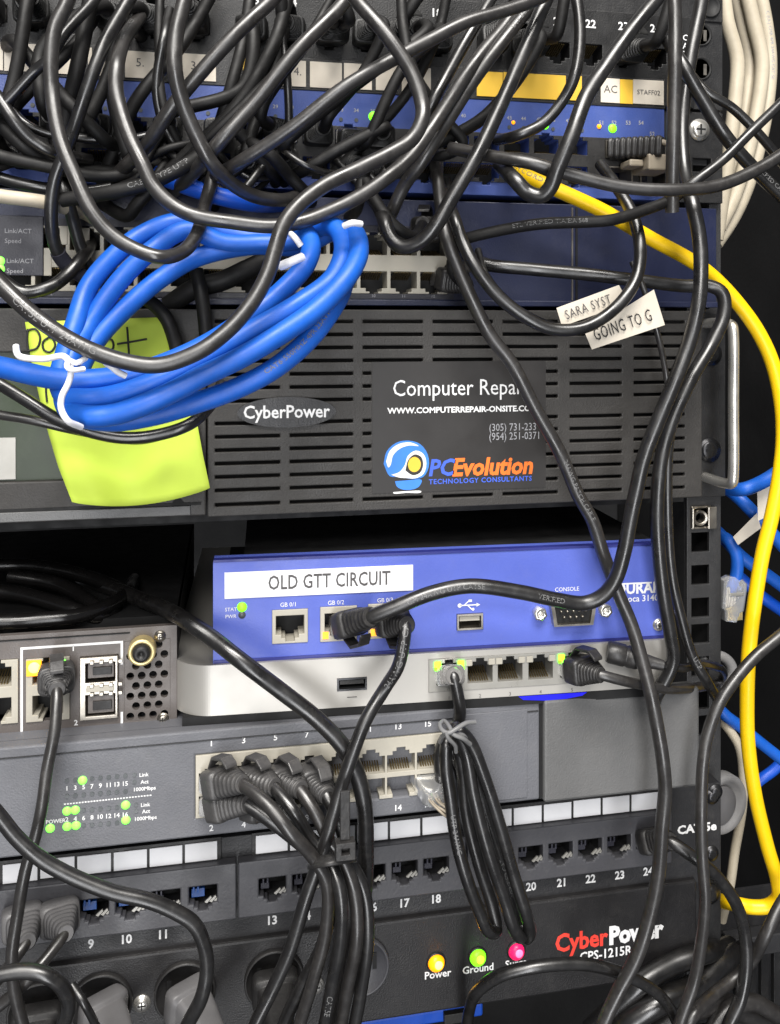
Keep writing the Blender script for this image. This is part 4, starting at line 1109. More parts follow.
cable('black cable wedged between two parallel slanting cables right of the longest loop', 11.5, [(494, -6, 38), (470, 34, 44), (448, 74), (431, 106, 46), (416, 138, 38), (403, 162, 12), (398, 170, -14)], group=TOPS)
cable('black cable bowing from the top over the long yellow tape into the blue switch', 11.5, [(574, -12, 48), (578, 8), (580, 38), (575, 75, 52), (563, 100), (542, 124), (516, 136, 44), (496, 140, 30)], group=TOPS)
cable('thick black cable slanting over the yellow tape and hooking back at the yellow cable', 15.5, [(668, -14, 62), (655, 1), (630, 32, 68), (606, 66), (586, 97), (572, 135, 76), (557, 170), (550, 188), (541, 196), (528, 193), (515, 180, 66), (500, 165, 46)], group=TOPS)
cable('black cable hanging straight down beside the rack ear, ending in a blunt tip', 13.5, [(674, -14, 54), (675, 25), (675, 60, 57), (674, 100), (673, 150, 56), (672, 190), (672, 212, 52)], group=TOPS, m='cable_grey')
cable('black cable sagging across the rack ear to the right edge, above the yellow cable', 13, [(450, 148, 44), (490, 156, 56), (530, 163, 66), (575, 176), (622, 187), (672, 190, 72), (716, 186), (752, 172), (786, 152), (806, 138, 66)], group=TOPS, m='cable_grey')
cable('thin black cable rising from the rack ear to the right edge', 10, [(670, 200, 50), (694, 182, 56), (725, 158), (751, 132, 58), (781, 103), (806, 78, 54)], group=TOPS)
cable('black cable with grey print slanting down right over the cream coil', 13.5, [(668, 40, 30), (683, 66, 38), (699, 94), (726, 137, 42), (756, 171), (790, 204, 38), (806, 220)], group=TOPS, prints=[('VERIFIED CAT5E', .66, 2.4)])
cable('thinner black cable slanting down right above its thicker neighbour over the cream coil', 9.5, [(690, 74, 26), (706, 92, 30), (731, 107), (755, 130, 32), (773, 151), (800, 186, 28)], group=TOPS)
cable('matt black cable running level behind the yellow cable, printed along its side', 11.5, [(446, 246, 30), (468, 238, 38), (502, 230), (540, 224, 52), (586, 222), (611, 220, 58), (648, 209), (672, 199, 50), (688, 186, 40)], m='cable_dull', group=TOPS, prints=[('ETL VERIFIED TIA/EIA 568', .25, 2.2)])
for k, (lab, pts, w) in enumerate([
    ('uppermost of the black cables bending down from the left edge', [(-14, 84, 40), (0, 100), (15, 122, 42), (32, 140), (52, 152, 38), (90, 160, 26)], 13),
    ('second from top of the black cables bending down from the left edge', [(-14, 112, 34), (2, 126), (25, 147, 36), (50, 161), (84, 170, 26), (130, 172, 20)], 14),
    ('thin black cable bending from the left edge just under the first white card', [(-10, 88, 22), (8, 104), (23, 122, 26), (45, 133), (72, 137, 24), (112, 140), (146, 136, 22), (180, 122, 14)], 9),
    ('lowest black cable sweeping level from the left edge above the cream cable', [(-14, 150, 36), (0, 156), (50, 167, 36), (92, 176), (130, 174, 30), (170, 160, 20)], 13),
    ('black cable sweeping low from the left edge just over the cream cable', [(-14, 172, 28), (0, 178), (37, 187, 30), (80, 192), (120, 186, 24)], 12)]):
    cable(lab, w, pts, group=TOPS, m='cable_dull' if k % 2 else 'cable')
cable('printed black cable rising to the right across the upper blue strands', 15, [(62, 200, 40), (90, 196), (118, 191, 46), (152, 182), (184, 166, 46), (206, 150), (232, 128, 34)], group=TOPS, m='cable_dull', prints=[('CABLE TYPE UTP', .34, 2.6)])
cable('black cable dipping in a shallow curve under the small status window', 13, [(-14, 262, 34), (4, 281, 38), (22, 292), (48, 288, 38), (66, 276), (80, 260, 28), (90, 246, 10), (92, 240, -10)], group=TOPS, prints=[])
cable('wide black cable lying level behind the blue coil, over the cream sockets', 20, [(168, 306, 20), (196, 288, 24), (222, 281), (246, 270, 26), (272, 258), (300, 248, 22)], group=TOPS, m='cable_dull')
cable('matt black cable curling over the upper right corner of the lime note', 14, [(138, 296, 36), (152, 303, 38), (166, 318, 40), (175, 342), (180, 372, 38), (178, 400, 34)], group=TOPS, m='cable_dull')
cable('matt black cable hanging down just left of the first louvres', 14, [(196, 270, 36), (201, 292, 38), (205, 322, 38), (207, 352, 36)], group=TOPS, m='cable_dull')
cable('upper of the two black cables passing under the blue coil', 12.5, [(-16, 374, 58), (0, 384), (26, 400, 62), (55, 418), (88, 431, 64), (126, 438), (162, 434), (190, 424, 64), (208, 408, 58), (222, 384, 46)], group=BK)
cable('lower thinner black cable passing under the blue coil from the left edge', 9.5, [(-16, 412, 52), (0, 415), (32, 420, 56), (66, 428), (100, 435, 54), (138, 440, 52), (176, 432, 46)], group=BK, m='cable_grey')

# ---- right side
gb2 = BOX.wp(*BOX.at(344, 625, 33), 33)
cable('black cable leaving the middle socket of the blue appliance and climbing up the right side', 14.5,
      [(396, 607, 51), (432, 593, 52), (470, 586, 53), (520, 592, 54), (558, 600), (585, 603, 54), (602, 596), (615, 580, 58), (624, 552), (630, 520, 60), (636, 492), (644, 458, 62), (658, 421), (676, 378, 64), (690, 340), (699, 300, 64), (701, 264), (699, 235), (693, 206, 58), (684, 170, 46), (682, 120, 38), (690, 60), (700, 10, 34), (704, -14)], group=BK, prints=[('CM 24AWG UTP CAT5E', .06, 2.4), ('VERIFIED', .2, 2.4)],
      plug=(gb2, (.62, -.75, .12), dict(latch=True, up=(0, 0, -1), end=(371, 617, 49))))
cable('black cable running level over the navy switch, then dropping from the chrome handle', 13.5, [(466, 254, 16), (485, 264, 24), (530, 269, 30), (585, 274), (635, 280, 38), (685, 286, 40), (710, 286), (722, 293, 44), (724, 314), (712, 343, 46), (692, 377, 50), (675, 413), (664, 446), (659, 476, 52), (657, 515), (659, 555), (664, 598, 50), (670, 632), (673, 660), (665, 680), (657, 694, 42), (650, 716, 26)], group=BK)
cable('thin black cable dropping beside the level one and slanting right onto the grey bracket', 10.5, [(690, 372, 36), (676, 410, 42), (669, 440), (667, 480, 44), (668, 535), (672, 578, 44), (681, 618), (692, 655), (706, 680, 42), (718, 700, 34)], group=BK, prints=[('UTP', .8, 2.6)])
cable('long black cable slanting from the top middle down past the blue appliance to the bottom', 13.5, [(428, 140, 14), (436, 168, 22), (441, 205, 32), (446, 236, 40), (458, 268), (472, 300, 44), (490, 335), (512, 364, 46), (535, 408), (560, 453, 46), (578, 495), (592, 520), (603, 553, 44), (617, 590), (632, 626, 48), (643, 664), (652, 700, 58), (658, 730), (663, 762, 60), (665, 790), (662, 825, 58), (658, 875), (648, 922, 54), (636, 958), (618, 992, 52), (604, 1022), (594, 1050)], group=BK, m='cable_grey', prints=[('24AWG PATCH CABLE', .38, 2.3)])
cable('black cable making a deep U in front of the folded white tape label', 12.5, [(434, 176, 20), (447, 200, 30), (455, 220, 42), (463, 243), (476, 268, 50), (498, 296), (525, 317, 54), (552, 329), (582, 328, 56), (607, 315), (627, 295, 56), (638, 272), (640, 247, 50), (633, 216, 42), (616, 186, 32), (600, 164, 20)], group=BK)
cable('thin black cord ending behind the U shaped cable', 7, [(478, 250, 20), (486, 275, 30), (505, 298), (530, 316, 34), (560, 326, 30), (590, 322, 24)], group=BK)
# folded tape label on a thin dark cable
def flag(root, base, C, r):
    def quad(px, d, name, m='paper'):
        P = [W(a, b, d) - base for a, b in px]; n = Vector((0, -.5, 0))
        q = MB(); q.add(P + [p - n * .6 for p in P], [(0, 1, 2, 3), (7, 6, 5, 4), (0, 4, 5, 1), (1, 5, 6, 2), (2, 6, 7, 3), (3, 7, 4, 0)])
        return q.build(name, m, root, .05)
    t1 = quad([(556.5, 308), (619, 285), (629, 303), (562, 326.5)], 47.5, 'tape_tail')
    t2 = quad([(585, 333), (654, 289.5), (665, 325), (592, 349.5)], 48.8, 'tape_label')
    for t, a, b, dd, h, par in (('SARA SYST', (567, 319.5), (616, 301), 48.3, 3.7, t1), ('GOING TO G', (596, 341), (655, 319.5), 49.8, 5.0, t2)):
        A = W(*a, dd) - base; B = W(*b, dd) - base
        MB().text(t, A.x, A.z, h, A.y, 'l', .0, .56 if h > 4 else .74, 0, math.atan2(B.z - A.z, B.x - A.x), 1.12).build('writing', 'ink_grey' if h < 4 else 'ink', par)


def scale_flag(root, base, C, r): flag(root, base, C, r)


cable('thin dark cord carrying a folded white tape label in front of the louvres', 6, [(632, 262, 40), (644, 290, 44), (656, 328, 44), (663, 358), (668, 388, 42), (671, 410, 34)], group=None, m='cable_grey', extra=flag)

# yellow cable
cable('yellow cable running from the top tangle down the right side to the bottom right', 14, [(498, 164, -14), (512, 170, 14), (528, 177, 26), (553, 188, 30), (603, 211, 32), (648, 237), (690, 260, 32), (712, 276), (736, 301, 30), (757, 330), (772, 362, 30), (781, 402), (783, 440, 30), (779, 478), (771, 520, 30), (763, 552), (755, 600, 30), (749, 650), (747, 700, 26), (748, 742), (755, 794, 22), (767, 845), (777, 880, 18), (778, 898), (768, 906), (752, 907), (736, 904, 8), (716, 900, -12)], m='yellow_cable', prints=[('2001 1007 PATCH CORD', .03, 2.6)])

# cream coil behind the ear
rt = None
base = W(745, 60, -14); root = empty('coiled_cable', base, 'cream white cable coil hanging behind the rack ear at the upper right', 'cable')
strands = [[(722, -20, -12), (727, 20), (737, 60), (735, 100), (729, 150), (722, 200), (716, 240)], [(733, -20, -22), (742, 20), (750, 60), (745, 110), (736, 160), (725, 200), (716, 226)], [(744, -20, -14), (753, 20), (762, 62), (757, 110), (746, 160), (733, 200), (719, 228)], [(757, -20, -18), (766, 25), (770, 64), (767, 105), (758, 150), (746, 190), (733, 218), (716, 244)]]
for i, s in enumerate(strands):
    P = path_world(s); q = MB(); C = tube(q, P, 3.5, 14); q.build('strand', 'cream_cable', root, off=base)
    if i == 3:
        t = print_on(C, 3.5, 'C (UL) CMR 4PR 24AWG CAT 5E', .12, 2.0, base)
        t.build('printing', 'mark_dim', root, off=base)
cable('cream white cable lying across the left edge above the small status window', 13.5, [(-16, 193, 42), (0, 196, 42), (44, 202, 40), (66, 208, 30), (86, 214, 14), (104, 226, 4)], m='cream_cable')

# blue cables at the right
cable('blue cable arching in from the right edge to the foot of the chrome handle', 13.5, [(806, 452, 0), (781, 470, 6), (764, 481), (745, 489, 8), (730, 489, -2), (716, 484, -20)], m='blue_cable', name='network_cable',
      extra=lambda root, base, C, r: MB().add([W(a, b, 2) - base for a, b in ((757, 481), (772, 474), (770, 515), (758, 521))] + [W(a, b, .5) - base for a, b in ((757, 481), (772, 474), (770, 515), (758, 521))], [(0, 1, 2, 3), (7, 6, 5, 4), (0, 4, 5, 1), (1, 5, 6, 2), (2, 6, 7, 3), (3, 7, 4, 0)]).build('tape_label', 'paper', root))
cable('blue cable slanting down right from under the chrome handle', 13, [(724, 486, -26), (741, 500, -16), (762, 522, -12), (782, 545, -12), (806, 572, -14)], m='blue_cable',
      extra=lambda root, base, C, r: [MB().add([W(a, b, -8) - base for a, b in ((733, 537), (757, 513), (761, 528), (738, 545))] + [W(a, b, -9.5) - base for a, b in ((733, 537), (757, 513), (761, 528), (738, 545))], [(0, 1, 2, 3), (7, 6, 5, 4), (0, 4, 5, 1), (1, 5, 6, 2), (2, 6, 7, 3), (3, 7, 4, 0)]).build('tape_label', 'paper', root)])
cable('blue cable slanting behind the clear plug toward the right edge', 12.5, [(716, 530, -34), (742, 557, -30), (770, 577, -28), (806, 604, -28)], m='blue_cable')
cable('lower blue cable slanting behind the yellow cable at the right', 12, [(738, 576, -40), (764, 598, -36), (781, 610), (806, 628, -36)], m='blue_dim')
cable('blue cable slanting from behind the grey bracket under the yellow cable', 11.5, [(708, 696, -24), (724, 714, -18), (741, 727), (762, 744, -18), (781, 759), (806, 780, -18)], m='blue_cable')
cable('short dark blue cable rising behind the lowest blue one', 10, [(748, 790, -40), (760, 780, -38), (776, 768), (790, 752, -36)], m='blue_dim')

cable('flat dark blue cable lying behind the second upper loop above the blue coil', 17, [(120, 158, -10), (140, 166, 16), (176, 182, 30), (214, 195, 34), (250, 203, 30), (278, 204, 12), (292, 202, -12)], m='blue_dim')
# clear plug on a hanging blue cable
def clearplug(root, base, C, r):
    p = C[-1] - base; ax = Vector((-.12, -.1, -1)).normalized()
    q = MB()
    f = W(731, 603, -14) - base
    q.loft(f + Vector((0.6, 0, 9.5)), (-.16, -.06, -1), (0, -1, 0), [(-4, 3.4, 2.6, 4), (-1.5, 6.4, 4.0, 6), (1, 6.6, 4.1, 7), (12, 6.2, 4.0, 7), (13, 4.8, 3.6, 6), (18, 3.2, 3.2, 6)], 20)
    q.build('plug', 'clear', root, .25)
    q = MB()
    for i in range(8): q.box(f.x - 4 + i * 1.05 - .3, f.x - 4 + i * 1.05 + .3, f.y - 4.2, f.y - 3.0, f.z - 7.4, f.z - 2.4)
    q.build('contacts', 'gold', root)
    q = MB()
    for i, m in enumerate(('orange', 'white', 'blue', 'tan')):
        pass
    for i in range(4): tube(q, [f + Vector((-2.4 + i * 1.5, -1.8, 8)), f + Vector((-2.8 + i * 1.8, -2.3, 3)), f + Vector((-3.4 + i * 2.1, -2.2, -3))], .55, 8)
    q.build('wires', 'paper', root)
    q = MB(); q.box(f.x - 3.6, f.x + 4.2, f.y - 4.9, f.y - 4.3, f.z + 5.0, f.z + 6.6); q.build('strain_bar', 'bezel_grey', root, .3)


cable('hanging blue cable ending in an empty clear plug beside the square holed rail', 12, [(702, 548, -40), (716, 538, -30), (728, 540, -18), (736, 554, -14), (737, 570), (734, 588, -14), (733, 596)], m='blue_cable', extra=clearplug)

# grey loops behind the right ear
base = W(720, 680, -6); root = empty('grommet', base, 'pale grey rubber ring with a black cable threaded through it beside the yellow cable', 'grommet')
q = MB(); cc = W(716, 671, -4) - base
ax = Vector((.35, -1, .12)).normalized(); a_ = ax.orthogonal().normalized(); b_ = ax.cross(a_)
ring = [cc + (Vector((math.cos(t), 0, math.sin(t))) * 7.6) + Vector((0, -2 * math.cos(t), 0)) for t in [2 * math.pi * i / 18 for i in range(19)]]
tube(q, ring, 2.6, 12); q.build('ring', 'grey_rubber', root)
cable('black cable end bending through the pale grey rubber ring', 8, [(690, 668, 20), (702, 664, 22), (716, 666, 18), (724, 674, 6), (718, 684, -8)], m='cable')
cable('white coaxial cable looping behind the right rail under the blue cable', 9, [(712, 712, -30), (726, 726, -20), (738, 744, -16), (743, 772), (742, 808), (735, 850, -20), (730, 885, -22), (722, 920, -30)], m='cream_cable')
base = W(720, 800, -10); root = empty('cable_clamp', base, 'round grey plastic clamp behind the right rail beside the CAT 5e lettering', 'clamp')
q = MB(); cc = W(719, 802, -10) - base
q.lathe(cc + Vector((0, 3, 0)), (.25, -1, 0), [(14, 0), (14.6, 1), (14.6, 6), (13.4, 7.2), (11, 6.6), (9.5, 5), (.01, 5)], 34); q.build('body', 'grey_rubber', root)
q = MB(); q.lathe(cc + Vector((-1, -2.6, 0)), (.25, -1, 0), [(9.4, 0), (9.4, 1.2), (8.4, 1.6), (.01, 1.6)], 30); q.build('cap', 'grey_plug', root)

# ---- blue coil with its ties
HANK = [(-18, 364, 70), (0, 367), (58, 379, 80), (100, 379), (140, 372, 82), (198, 349), (248, 318, 78), (285, 288), (306, 264, 72), (311, 244), (303, 230, 58),
        (285, 228, 48), (262, 238), (222, 232, 44), (178, 222), (140, 236, 48), (110, 260), (88, 288, 54), (76, 322), (66, 352, 66), (60, 378, 72), (64, 394, 78), (82, 399, 84),
        (108, 397), (142, 387, 88), (178, 371), (214, 352, 88), (250, 332), (300, 303, 84), (332, 279), (343, 255, 76), (342, 238), (333, 226, 62),
        (316, 229, 52), (298, 240), (262, 243, 48), (224, 243), (187, 230, 50), (152, 250), (124, 276, 54), (104, 302), (88, 328, 58), (72, 356, 66), (64, 388, 72), (68, 408, 80), (86, 416, 90),
        (112, 415), (146, 404, 94), (180, 388), (200, 377, 94), (240, 358), (276, 337, 92), (318, 308), (345, 280, 86), (358, 256), (358, 240, 74), (350, 230, 62),
        (332, 232, 50), (300, 246, 46), (250, 246), (196, 258, 48), (160, 279), (126, 308, 54), (98, 338), (82, 364, 62), (72, 398, 70), (82, 416, 78), (112, 421, 82),
        (150, 416), (196, 403, 86), (240, 387), (278, 366, 86), (312, 336), (334, 306, 80), (344, 284, 68), (346, 266, 50)]


def coil_ties(root, base, C, r):
    def w(pts, rr, m='tie', name='twist_tie'):
        q = MB(); tube(q, [p - base for p in path_world(pts)], rr, 8); q.build(name, m, root)
    w([(16, 346, 92), (17, 353), (21, 357, 96), (45, 359), (62, 356, 100), (68, 360, 101), (71, 372, 101), (68, 384, 101), (62, 396, 101), (61, 408, 101), (67, 420, 102), (81, 427, 96)], 1.05)
    w([(86, 358, 98), (76, 363, 101), (69, 361, 102), (67, 367, 103), (72, 370, 103), (84, 369, 100)], .9)
    w([(106, 363, 96), (112, 367, 98), (118, 372), (126, 376, 96)], 1.05)
    w([(344, 226, 84), (352, 223, 86), (361, 224, 84)], 1.25)
    w([(291, 234, 78), (296, 239, 84), (301, 246, 84)], 1.1)
    w([(281, 266, 84), (290, 262, 87), (302, 257, 84)], 1.6)


cable('coiled bright blue cable held by white twist ties in front of the lime note', 18.5, HANK, m='blue_cable', r=3.6, per=7, extra=coil_ties, name='coiled_cable', prints=[('CAT6 550MHZ 4PR 23AWG', .93, 2.2)])

# ---- lime note
def note():
    d = 30
    base = W(110, 420, d)
    nx, nz = 22, 26
    # outline by rows: left and right edge pixels
    L = [(25, 322), (31, 360), (40, 400), (48, 432), (58, 466), (72, 502)]
    R = [(167, 317), (174, 360), (183, 398), (197, 422), (203, 455), (210, 488)]
    def lerp(A, t):
        k = min(int(t * 5), 4); f = t * 5 - k; return A[k][0] + (A[k + 1][0] - A[k][0]) * f, A[k][1] + (A[k + 1][1] - A[k][1]) * f
    v = []
    for j in range(nz + 1):
        t = j / nz; a = lerp(L, t); b = lerp(R, t)
        for i in range(nx + 1):
            s = i / nx
            x = a[0] + (b[0] - a[0]) * s; y = a[1] + (b[1] - a[1]) * s
            y += 10 * t ** 3 * math.sin(math.pi * s) ** .8
            lift = 3.0 + 12 * max(0, t - .35) ** 1.5 + 5.5 * t * math.sin(s * 5.6 + .8) * .5 + (5.0 * (t > .8) * (t - .8) * 5 * max(0, 1 - s * 7)) + 2.0 * t * math.sin(s * 11)
            v.append(W(x, y, d + lift) - base)
    n = nx + 1
    f = [(j * n + i, (j + 1) * n + i, (j + 1) * n + i + 1, j * n + i + 1) for j in range(nz) for i in range(nx)]
    mb = MB(); mb.add(v, f, True)
    o = mb.build('sticky_note', 'note', None, loc=base)
    sm = o.modifiers.new('thick', 'SOLIDIFY'); sm.thickness = .12 * S; sm.offset = 0
    tag(o, 'lime yellow sticky note with handwriting hanging behind the blue coil', 'sticky note')
    # handwriting as ink strokes lying on the sheet
    def stroke(pts):
        q = []
        for x, y in pts:
            # depth of the sheet at this pixel, from its own nearest vertex
            w = min(v, key=lambda p: ((p + base) - W(x, y, -(p + base).y)).length)
            q.append(W(x, y, -(w + base).y + .35) - base)
        return q
    ink = MB()
    for pts in ([(28, 329), (27, 338), (28, 350)], [(26, 331), (35, 329), (40, 337), (37, 348), (28, 351)], [(49, 337), (43, 342), (44, 350), (50, 352), (55, 346), (53, 339), (49, 337)],
                [(62, 352), (62, 340), (68, 336), (73, 341), (74, 352)], [(104, 338), (98, 344), (99, 352), (106, 353), (113, 348), (112, 340), (104, 338)], [(127, 327), (128, 340), (129, 355)], [(117, 344), (130, 342), (147, 339)],
                [(46, 384), (46, 392), (47, 402)], [(58, 388), (66, 384), (72, 390), (66, 400), (58, 398)], [(88, 402), (90, 388), (100, 386), (102, 400)], [(120, 384), (130, 398), (140, 384)]):
        tube(ink, stroke(pts), .42, 6)
    ink.build('handwriting', 'ink', o)


note()

# ---- blue appliance third socket, drop cable
gb3 = BOX.wp(*BOX.at(388, 622, 33), 33)
cable('black cable hanging from the right socket of the blue appliance down left to the bottom', 13.5, [(413, 633, 55), (411, 646, 55), (399, 664), (385, 688, 50), (366, 720), (352, 756, 56), (342, 785), (334, 812, 60), (322, 852), (307, 895, 60), (290, 950), (272, 990, 58), (256, 1022), (244, 1050)], group=BK, prints=[('24AWG UTP CAT5E', .13, 2.8)], plug=(gb3, (.72, -.68, -.05), dict(up=(0, 0, -1), end=(407, 625, 50))), m='cable')
cable('black cable slanting from the dark gap across the silver box and grey switch', 15.5, [(20, 590, -110), (70, 584, -60), (110, 588, -24), (142, 600, -2), (165, 609, 14), (188, 622, 32), (212, 638, 38), (240, 660, 45), (281, 691, 46), (318, 720, 48), (344, 748, 50), (357, 774), (364, 802, 50), (366, 850), (364, 895, 44), (356, 950, 40), (344, 1000, 36), (330, 1050)], group=BK)

# power leads at the right of the silver box
def barrel(root, base, C, r):
    p = C[0] - base; o = (C[2] - C[0]).normalized()
    MB().loft(p, o, (0, 0, 1), [(-11, 4.2, 4.2, 2), (-10, 4.6, 4.6, 2), (-4, 4.6, 4.6, 2), (-3.6, 4.2, 4.2, 2), (-3, 4.2, 4.2, 2), (-2.6, 4.5, 4.5, 2), (1, 4.4, 4.4, 2), (4, 3.0, 3.0, 2), (8, 2.5, 2.5, 2), (12, r + .4, r + .4, 2)], 22).build('barrel_plug', 'boot', root)


cable('power lead with a round barrel plug in the right end of the silver box', 8, [(634, 658, 46), (650, 662, 48), (668, 666), (684, 668, 40), (700, 664, 34), (720, 668, 22)], name='power_lead', cat='power lead', extra=barrel, m='cable')
p5 = SIL.wp(SILC[4], SILZ, 35)
cable('grey black cable plugged into the lit right socket of the silver box, heading right', 9.5, [(612, 678, 51), (624, 681, 51), (644, 685), (668, 689, 44), (692, 688, 34), (712, 684, 14), (722, 680, -14)], group=BK, m='cable_grey', plug=(p5, (.74, -.64, -.06), dict(up=(0, 0, 1), end=(601, 675, 51))))
p1w = SIL.wp(SILC[0], SILZ, 35)

# hank tied with a grey twist tie
HK = [(457, 684, 46), (459, 690, 46), (461, 698, 46), (460, 712), (456, 728, 42), (447, 742, 48), (446, 766), (450, 796, 52), (456, 838), (466, 876, 54), (478, 908), (488, 930, 52), (496, 930, 48), (492, 906, 46), (478, 862), (466, 812, 46), (462, 770), (456, 738, 50), (452, 730, 52), (456, 728, 56), (466, 752, 56), (474, 796), (488, 850, 58), (504, 898), (514, 928, 56), (521, 936, 50), (522, 926, 46), (508, 880, 46), (490, 826), (472, 768, 48), (456, 738, 54), (458, 730, 58), (470, 742, 58), (484, 776), (500, 826, 58), (514, 876), (526, 914, 56), (530, 932, 50), (524, 936, 42), (508, 904, 38), (486, 850, 38), (466, 790, 38), (452, 748, 42), (447, 738, 40), (440, 752, 40), (441, 776, 40), (444, 790, 36)]


def hank_tie(root, base, C, r):
    def w(pts, rr): q = MB(); tube(q, [p - base for p in path_world(pts)], rr, 8); q.build('twist_tie', 'grey_tie', root)
    w([(475, 722, 62), (466, 723, 64), (456, 729, 66), (448, 733, 66), (442, 730, 64), (440, 724, 60), (444, 721, 58), (450, 728, 64), (453, 734, 66), (462, 738, 66), (470, 744, 62)], .85)
    w([(440, 742, 48), (444, 735, 60), (452, 733, 64), (462, 735, 64), (468, 742, 56)], .85)
    w([(446, 732, 66), (448, 738, 66), (455, 745, 64), (456, 752, 62)], .8)


cable('black cable gathered in a hanging hank by a grey twist tie below the silver box', 13, HK, r=2.55, per=7, name='coiled_cable', extra=hank_tie, prints=[('UTP 24AWG', .1, 2.3), ('VERIFIED CAT', .52, 2.2), ('ETL UTP', .86, 2.2)], plug=(p1w, (.02, -.9, -.45), dict(up=(0, 0, 1), end=(454, 675, 44), latch=False, size=.72, boot='smoke', body='clear')))
# loose clear plug on the grey switch
def looseplug():
    p = GSW.wp(GSC[7] - 1, GSZB - .5, GSD)
    base = p
    root = empty('network_plug', base, 'loose clear plug stuck in the lower right socket of the grey switch, trailing bare wires', 'plug')
    MB().loft((0, 0, 0), (.15, -1, -.1), (0, 0, 1), [(-6, 5.6, 3.3, 8), (9, 5.7, 3.4, 8), (11, 4.6, 3.0, 5)], 18).build('plug', 'clear', root, .25)
    q = MB()
    for i in range(4): tube(q, [Vector((-3 + i * 2, -6, 0)), Vector((-2 + i * 1.4, -12, -1 - i % 2)), Vector((2 + i * .8, -16, -4 + i)), Vector((6, -14, -8 + i * 1.3))], .5, 8)
    q.build('wires', 'taupe', root)


looseplug()

# ---- grey switch: plugs and the bundle through a black tie
BUN = 'black cables bundled under the grey switch'
def gs(i, row): return GSW.wp(GSC[i], GSZT if row == 0 else GSZB, GSD)


bl = [
    (0, 0, (.86, -.42, -.20), [(252, 791, 55), (266, 803, 60), (290, 832, 66), (312, 856, 64), (326, 880, 64), (326, 930, 62), (314, 978, 60), (300, 1024, 56), (294, 1050)], 'upper leftmost plug in the grey switch with its black cable leading the bundle'),
    (1, 0, (.82, -.46, -.24), [(283, 797, 54), (294, 812, 58), (310, 838, 58), (328, 858, 60), (340, 890, 66), (341, 935, 66), (332, 985, 62), (322, 1040, 56)], 'second upper plug from the left in the grey switch with its black cable'),
    (2, 0, (.74, -.5, -.34), [(307, 800, 52), (317, 816, 55), (330, 842, 56), (342, 858, 58), (354, 890, 60), (357, 935, 62), (348, 985, 58), (338, 1040, 52)], 'third upper plug from the left in the grey switch with its black cable'),
    (3, 0, (.62, -.52, -.48), [(332, 806, 52), (339, 822, 53), (345, 842, 52), (350, 860, 54), (364, 890, 56), (368, 935, 58), (362, 985, 56), (352, 1040, 52)], 'fourth upper plug from the left in the grey switch, right of the bundle'),
    (0, 1, (.84, -.46, -.18), [(260, 812, 50), (278, 826, 52), (302, 845, 52), (324, 860, 54), (332, 890, 56), (322, 945, 56), (302, 985, 54), (284, 1024, 50), (276, 1050)], 'lower leftmost plug in the grey switch with its black cable'),
    (1, 1, (.8, -.5, -.25), [(294, 820, 47), (310, 838, 47), (330, 858, 50), (346, 890, 52), (350, 940, 50), (342, 1000, 48), (332, 1050)], 'second lower plug from the left in the grey switch, mostly hidden by the bundle')]
GEND = {(0, 0): (243, 784, 52), (1, 0): (275, 787, 51), (2, 0): (301, 790, 50), (3, 0): (327, 796, 50), (0, 1): (248, 804, 48), (1, 1): (285, 811, 46)}
for i, row, o, pts, lab in bl:
    cable('black cable: ' + lab if False else lab, 13, pts, name='patch_cable', group=BUN, m='cable' if (i + row) % 2 else 'cable_grey', plug=(gs(i, row), o, dict(up=(0, 0, 1), boot='boot_grey', end=GEND[(i, row)])), prints=[('CAT5E', .8, 2.6)] if (i, row) == (1, 0) else [])
base = W(344, 852, 66); root = empty('cable_tie', base, 'black plastic tie with a square head strapped round the cable bundle', 'cable tie')
q = MB(); rg = []
for t in range(21):
    a = 2 * math.pi * t / 20; rg.append(W(332 + 19 * math.cos(a), 860 - 3 * math.cos(a), 58 - 11 * math.sin(a)) - base)
tube(q, rg, 1.3, 8, 2.2); q.build('strap', 'boot', root)
q = MB(); c = W(345, 849, 72) - base; q.plate(c.x - 3.6, c.x + 3.6, c.z - 3.2, c.z + 3.2, c.y - 2, c.y + 2.2, [(c.x - 1.4, c.x + 1.4, c.z - 1.1, c.z + 1.1)]); q.box(c.x - 1.4, c.x + 1.4, c.y + .6, c.y + 1.2, c.z - 1.1, c.z + 1.1); q.build('head', 'boot', root, .5)
q = MB(); q.box(c.x - 1.8, c.x + 1.8, c.y - .4, c.y + .6, c.z + 3.25, c.z + 21); q.build('tail', 'boot', root, .3)

# ---- left router drop cable
rp = ROU.wp((ROUP[0] + ROUP[1]) / 2 + 3.0, ROUP[2] + (ROUP[3] - ROUP[2]) * .74, 22)
cable('black cable hanging from the amber lit socket of the left router to the bottom edge', 11.8, [(58, 702, 41), (55, 728, 44), (47, 770), (42, 806, 52), (35, 838), (26, 868, 54), (18, 912), (12, 955, 54), (14, 988), (22, 1022, 52), (30, 1050)], group=BK, m='cable_grey', plug=(rp, (.1, -.86, -.5), dict(up=(0, 0, 1), end=(57, 690, 38), boot='boot_grey')))
cable('black cable sweeping from the left edge over the white cards to the bottom', 14.5, [(-18, 796, 62), (0, 817), (16, 837), (33, 853, 66), (52, 866), (78, 879), (112, 892, 68), (150, 901), (176, 912), (194, 924, 68), (204, 945), (207, 968), (202, 996, 66), (188, 1024, 62), (176, 1050)], group=BK, m='cable')
cable('black cable arching low at the lower left corner', 14.5, [(-18, 978, 74), (0, 974), (26, 971), (48, 976, 76), (63, 988), (69, 1006), (63, 1026, 72), (52, 1050)], group=BK, m='cable')
cable('small black cable curving at the very lower left below the arch', 8, [(72, 985, 40), (84, 1003, 44), (98, 1030, 40), (106, 1050)], group=BK)

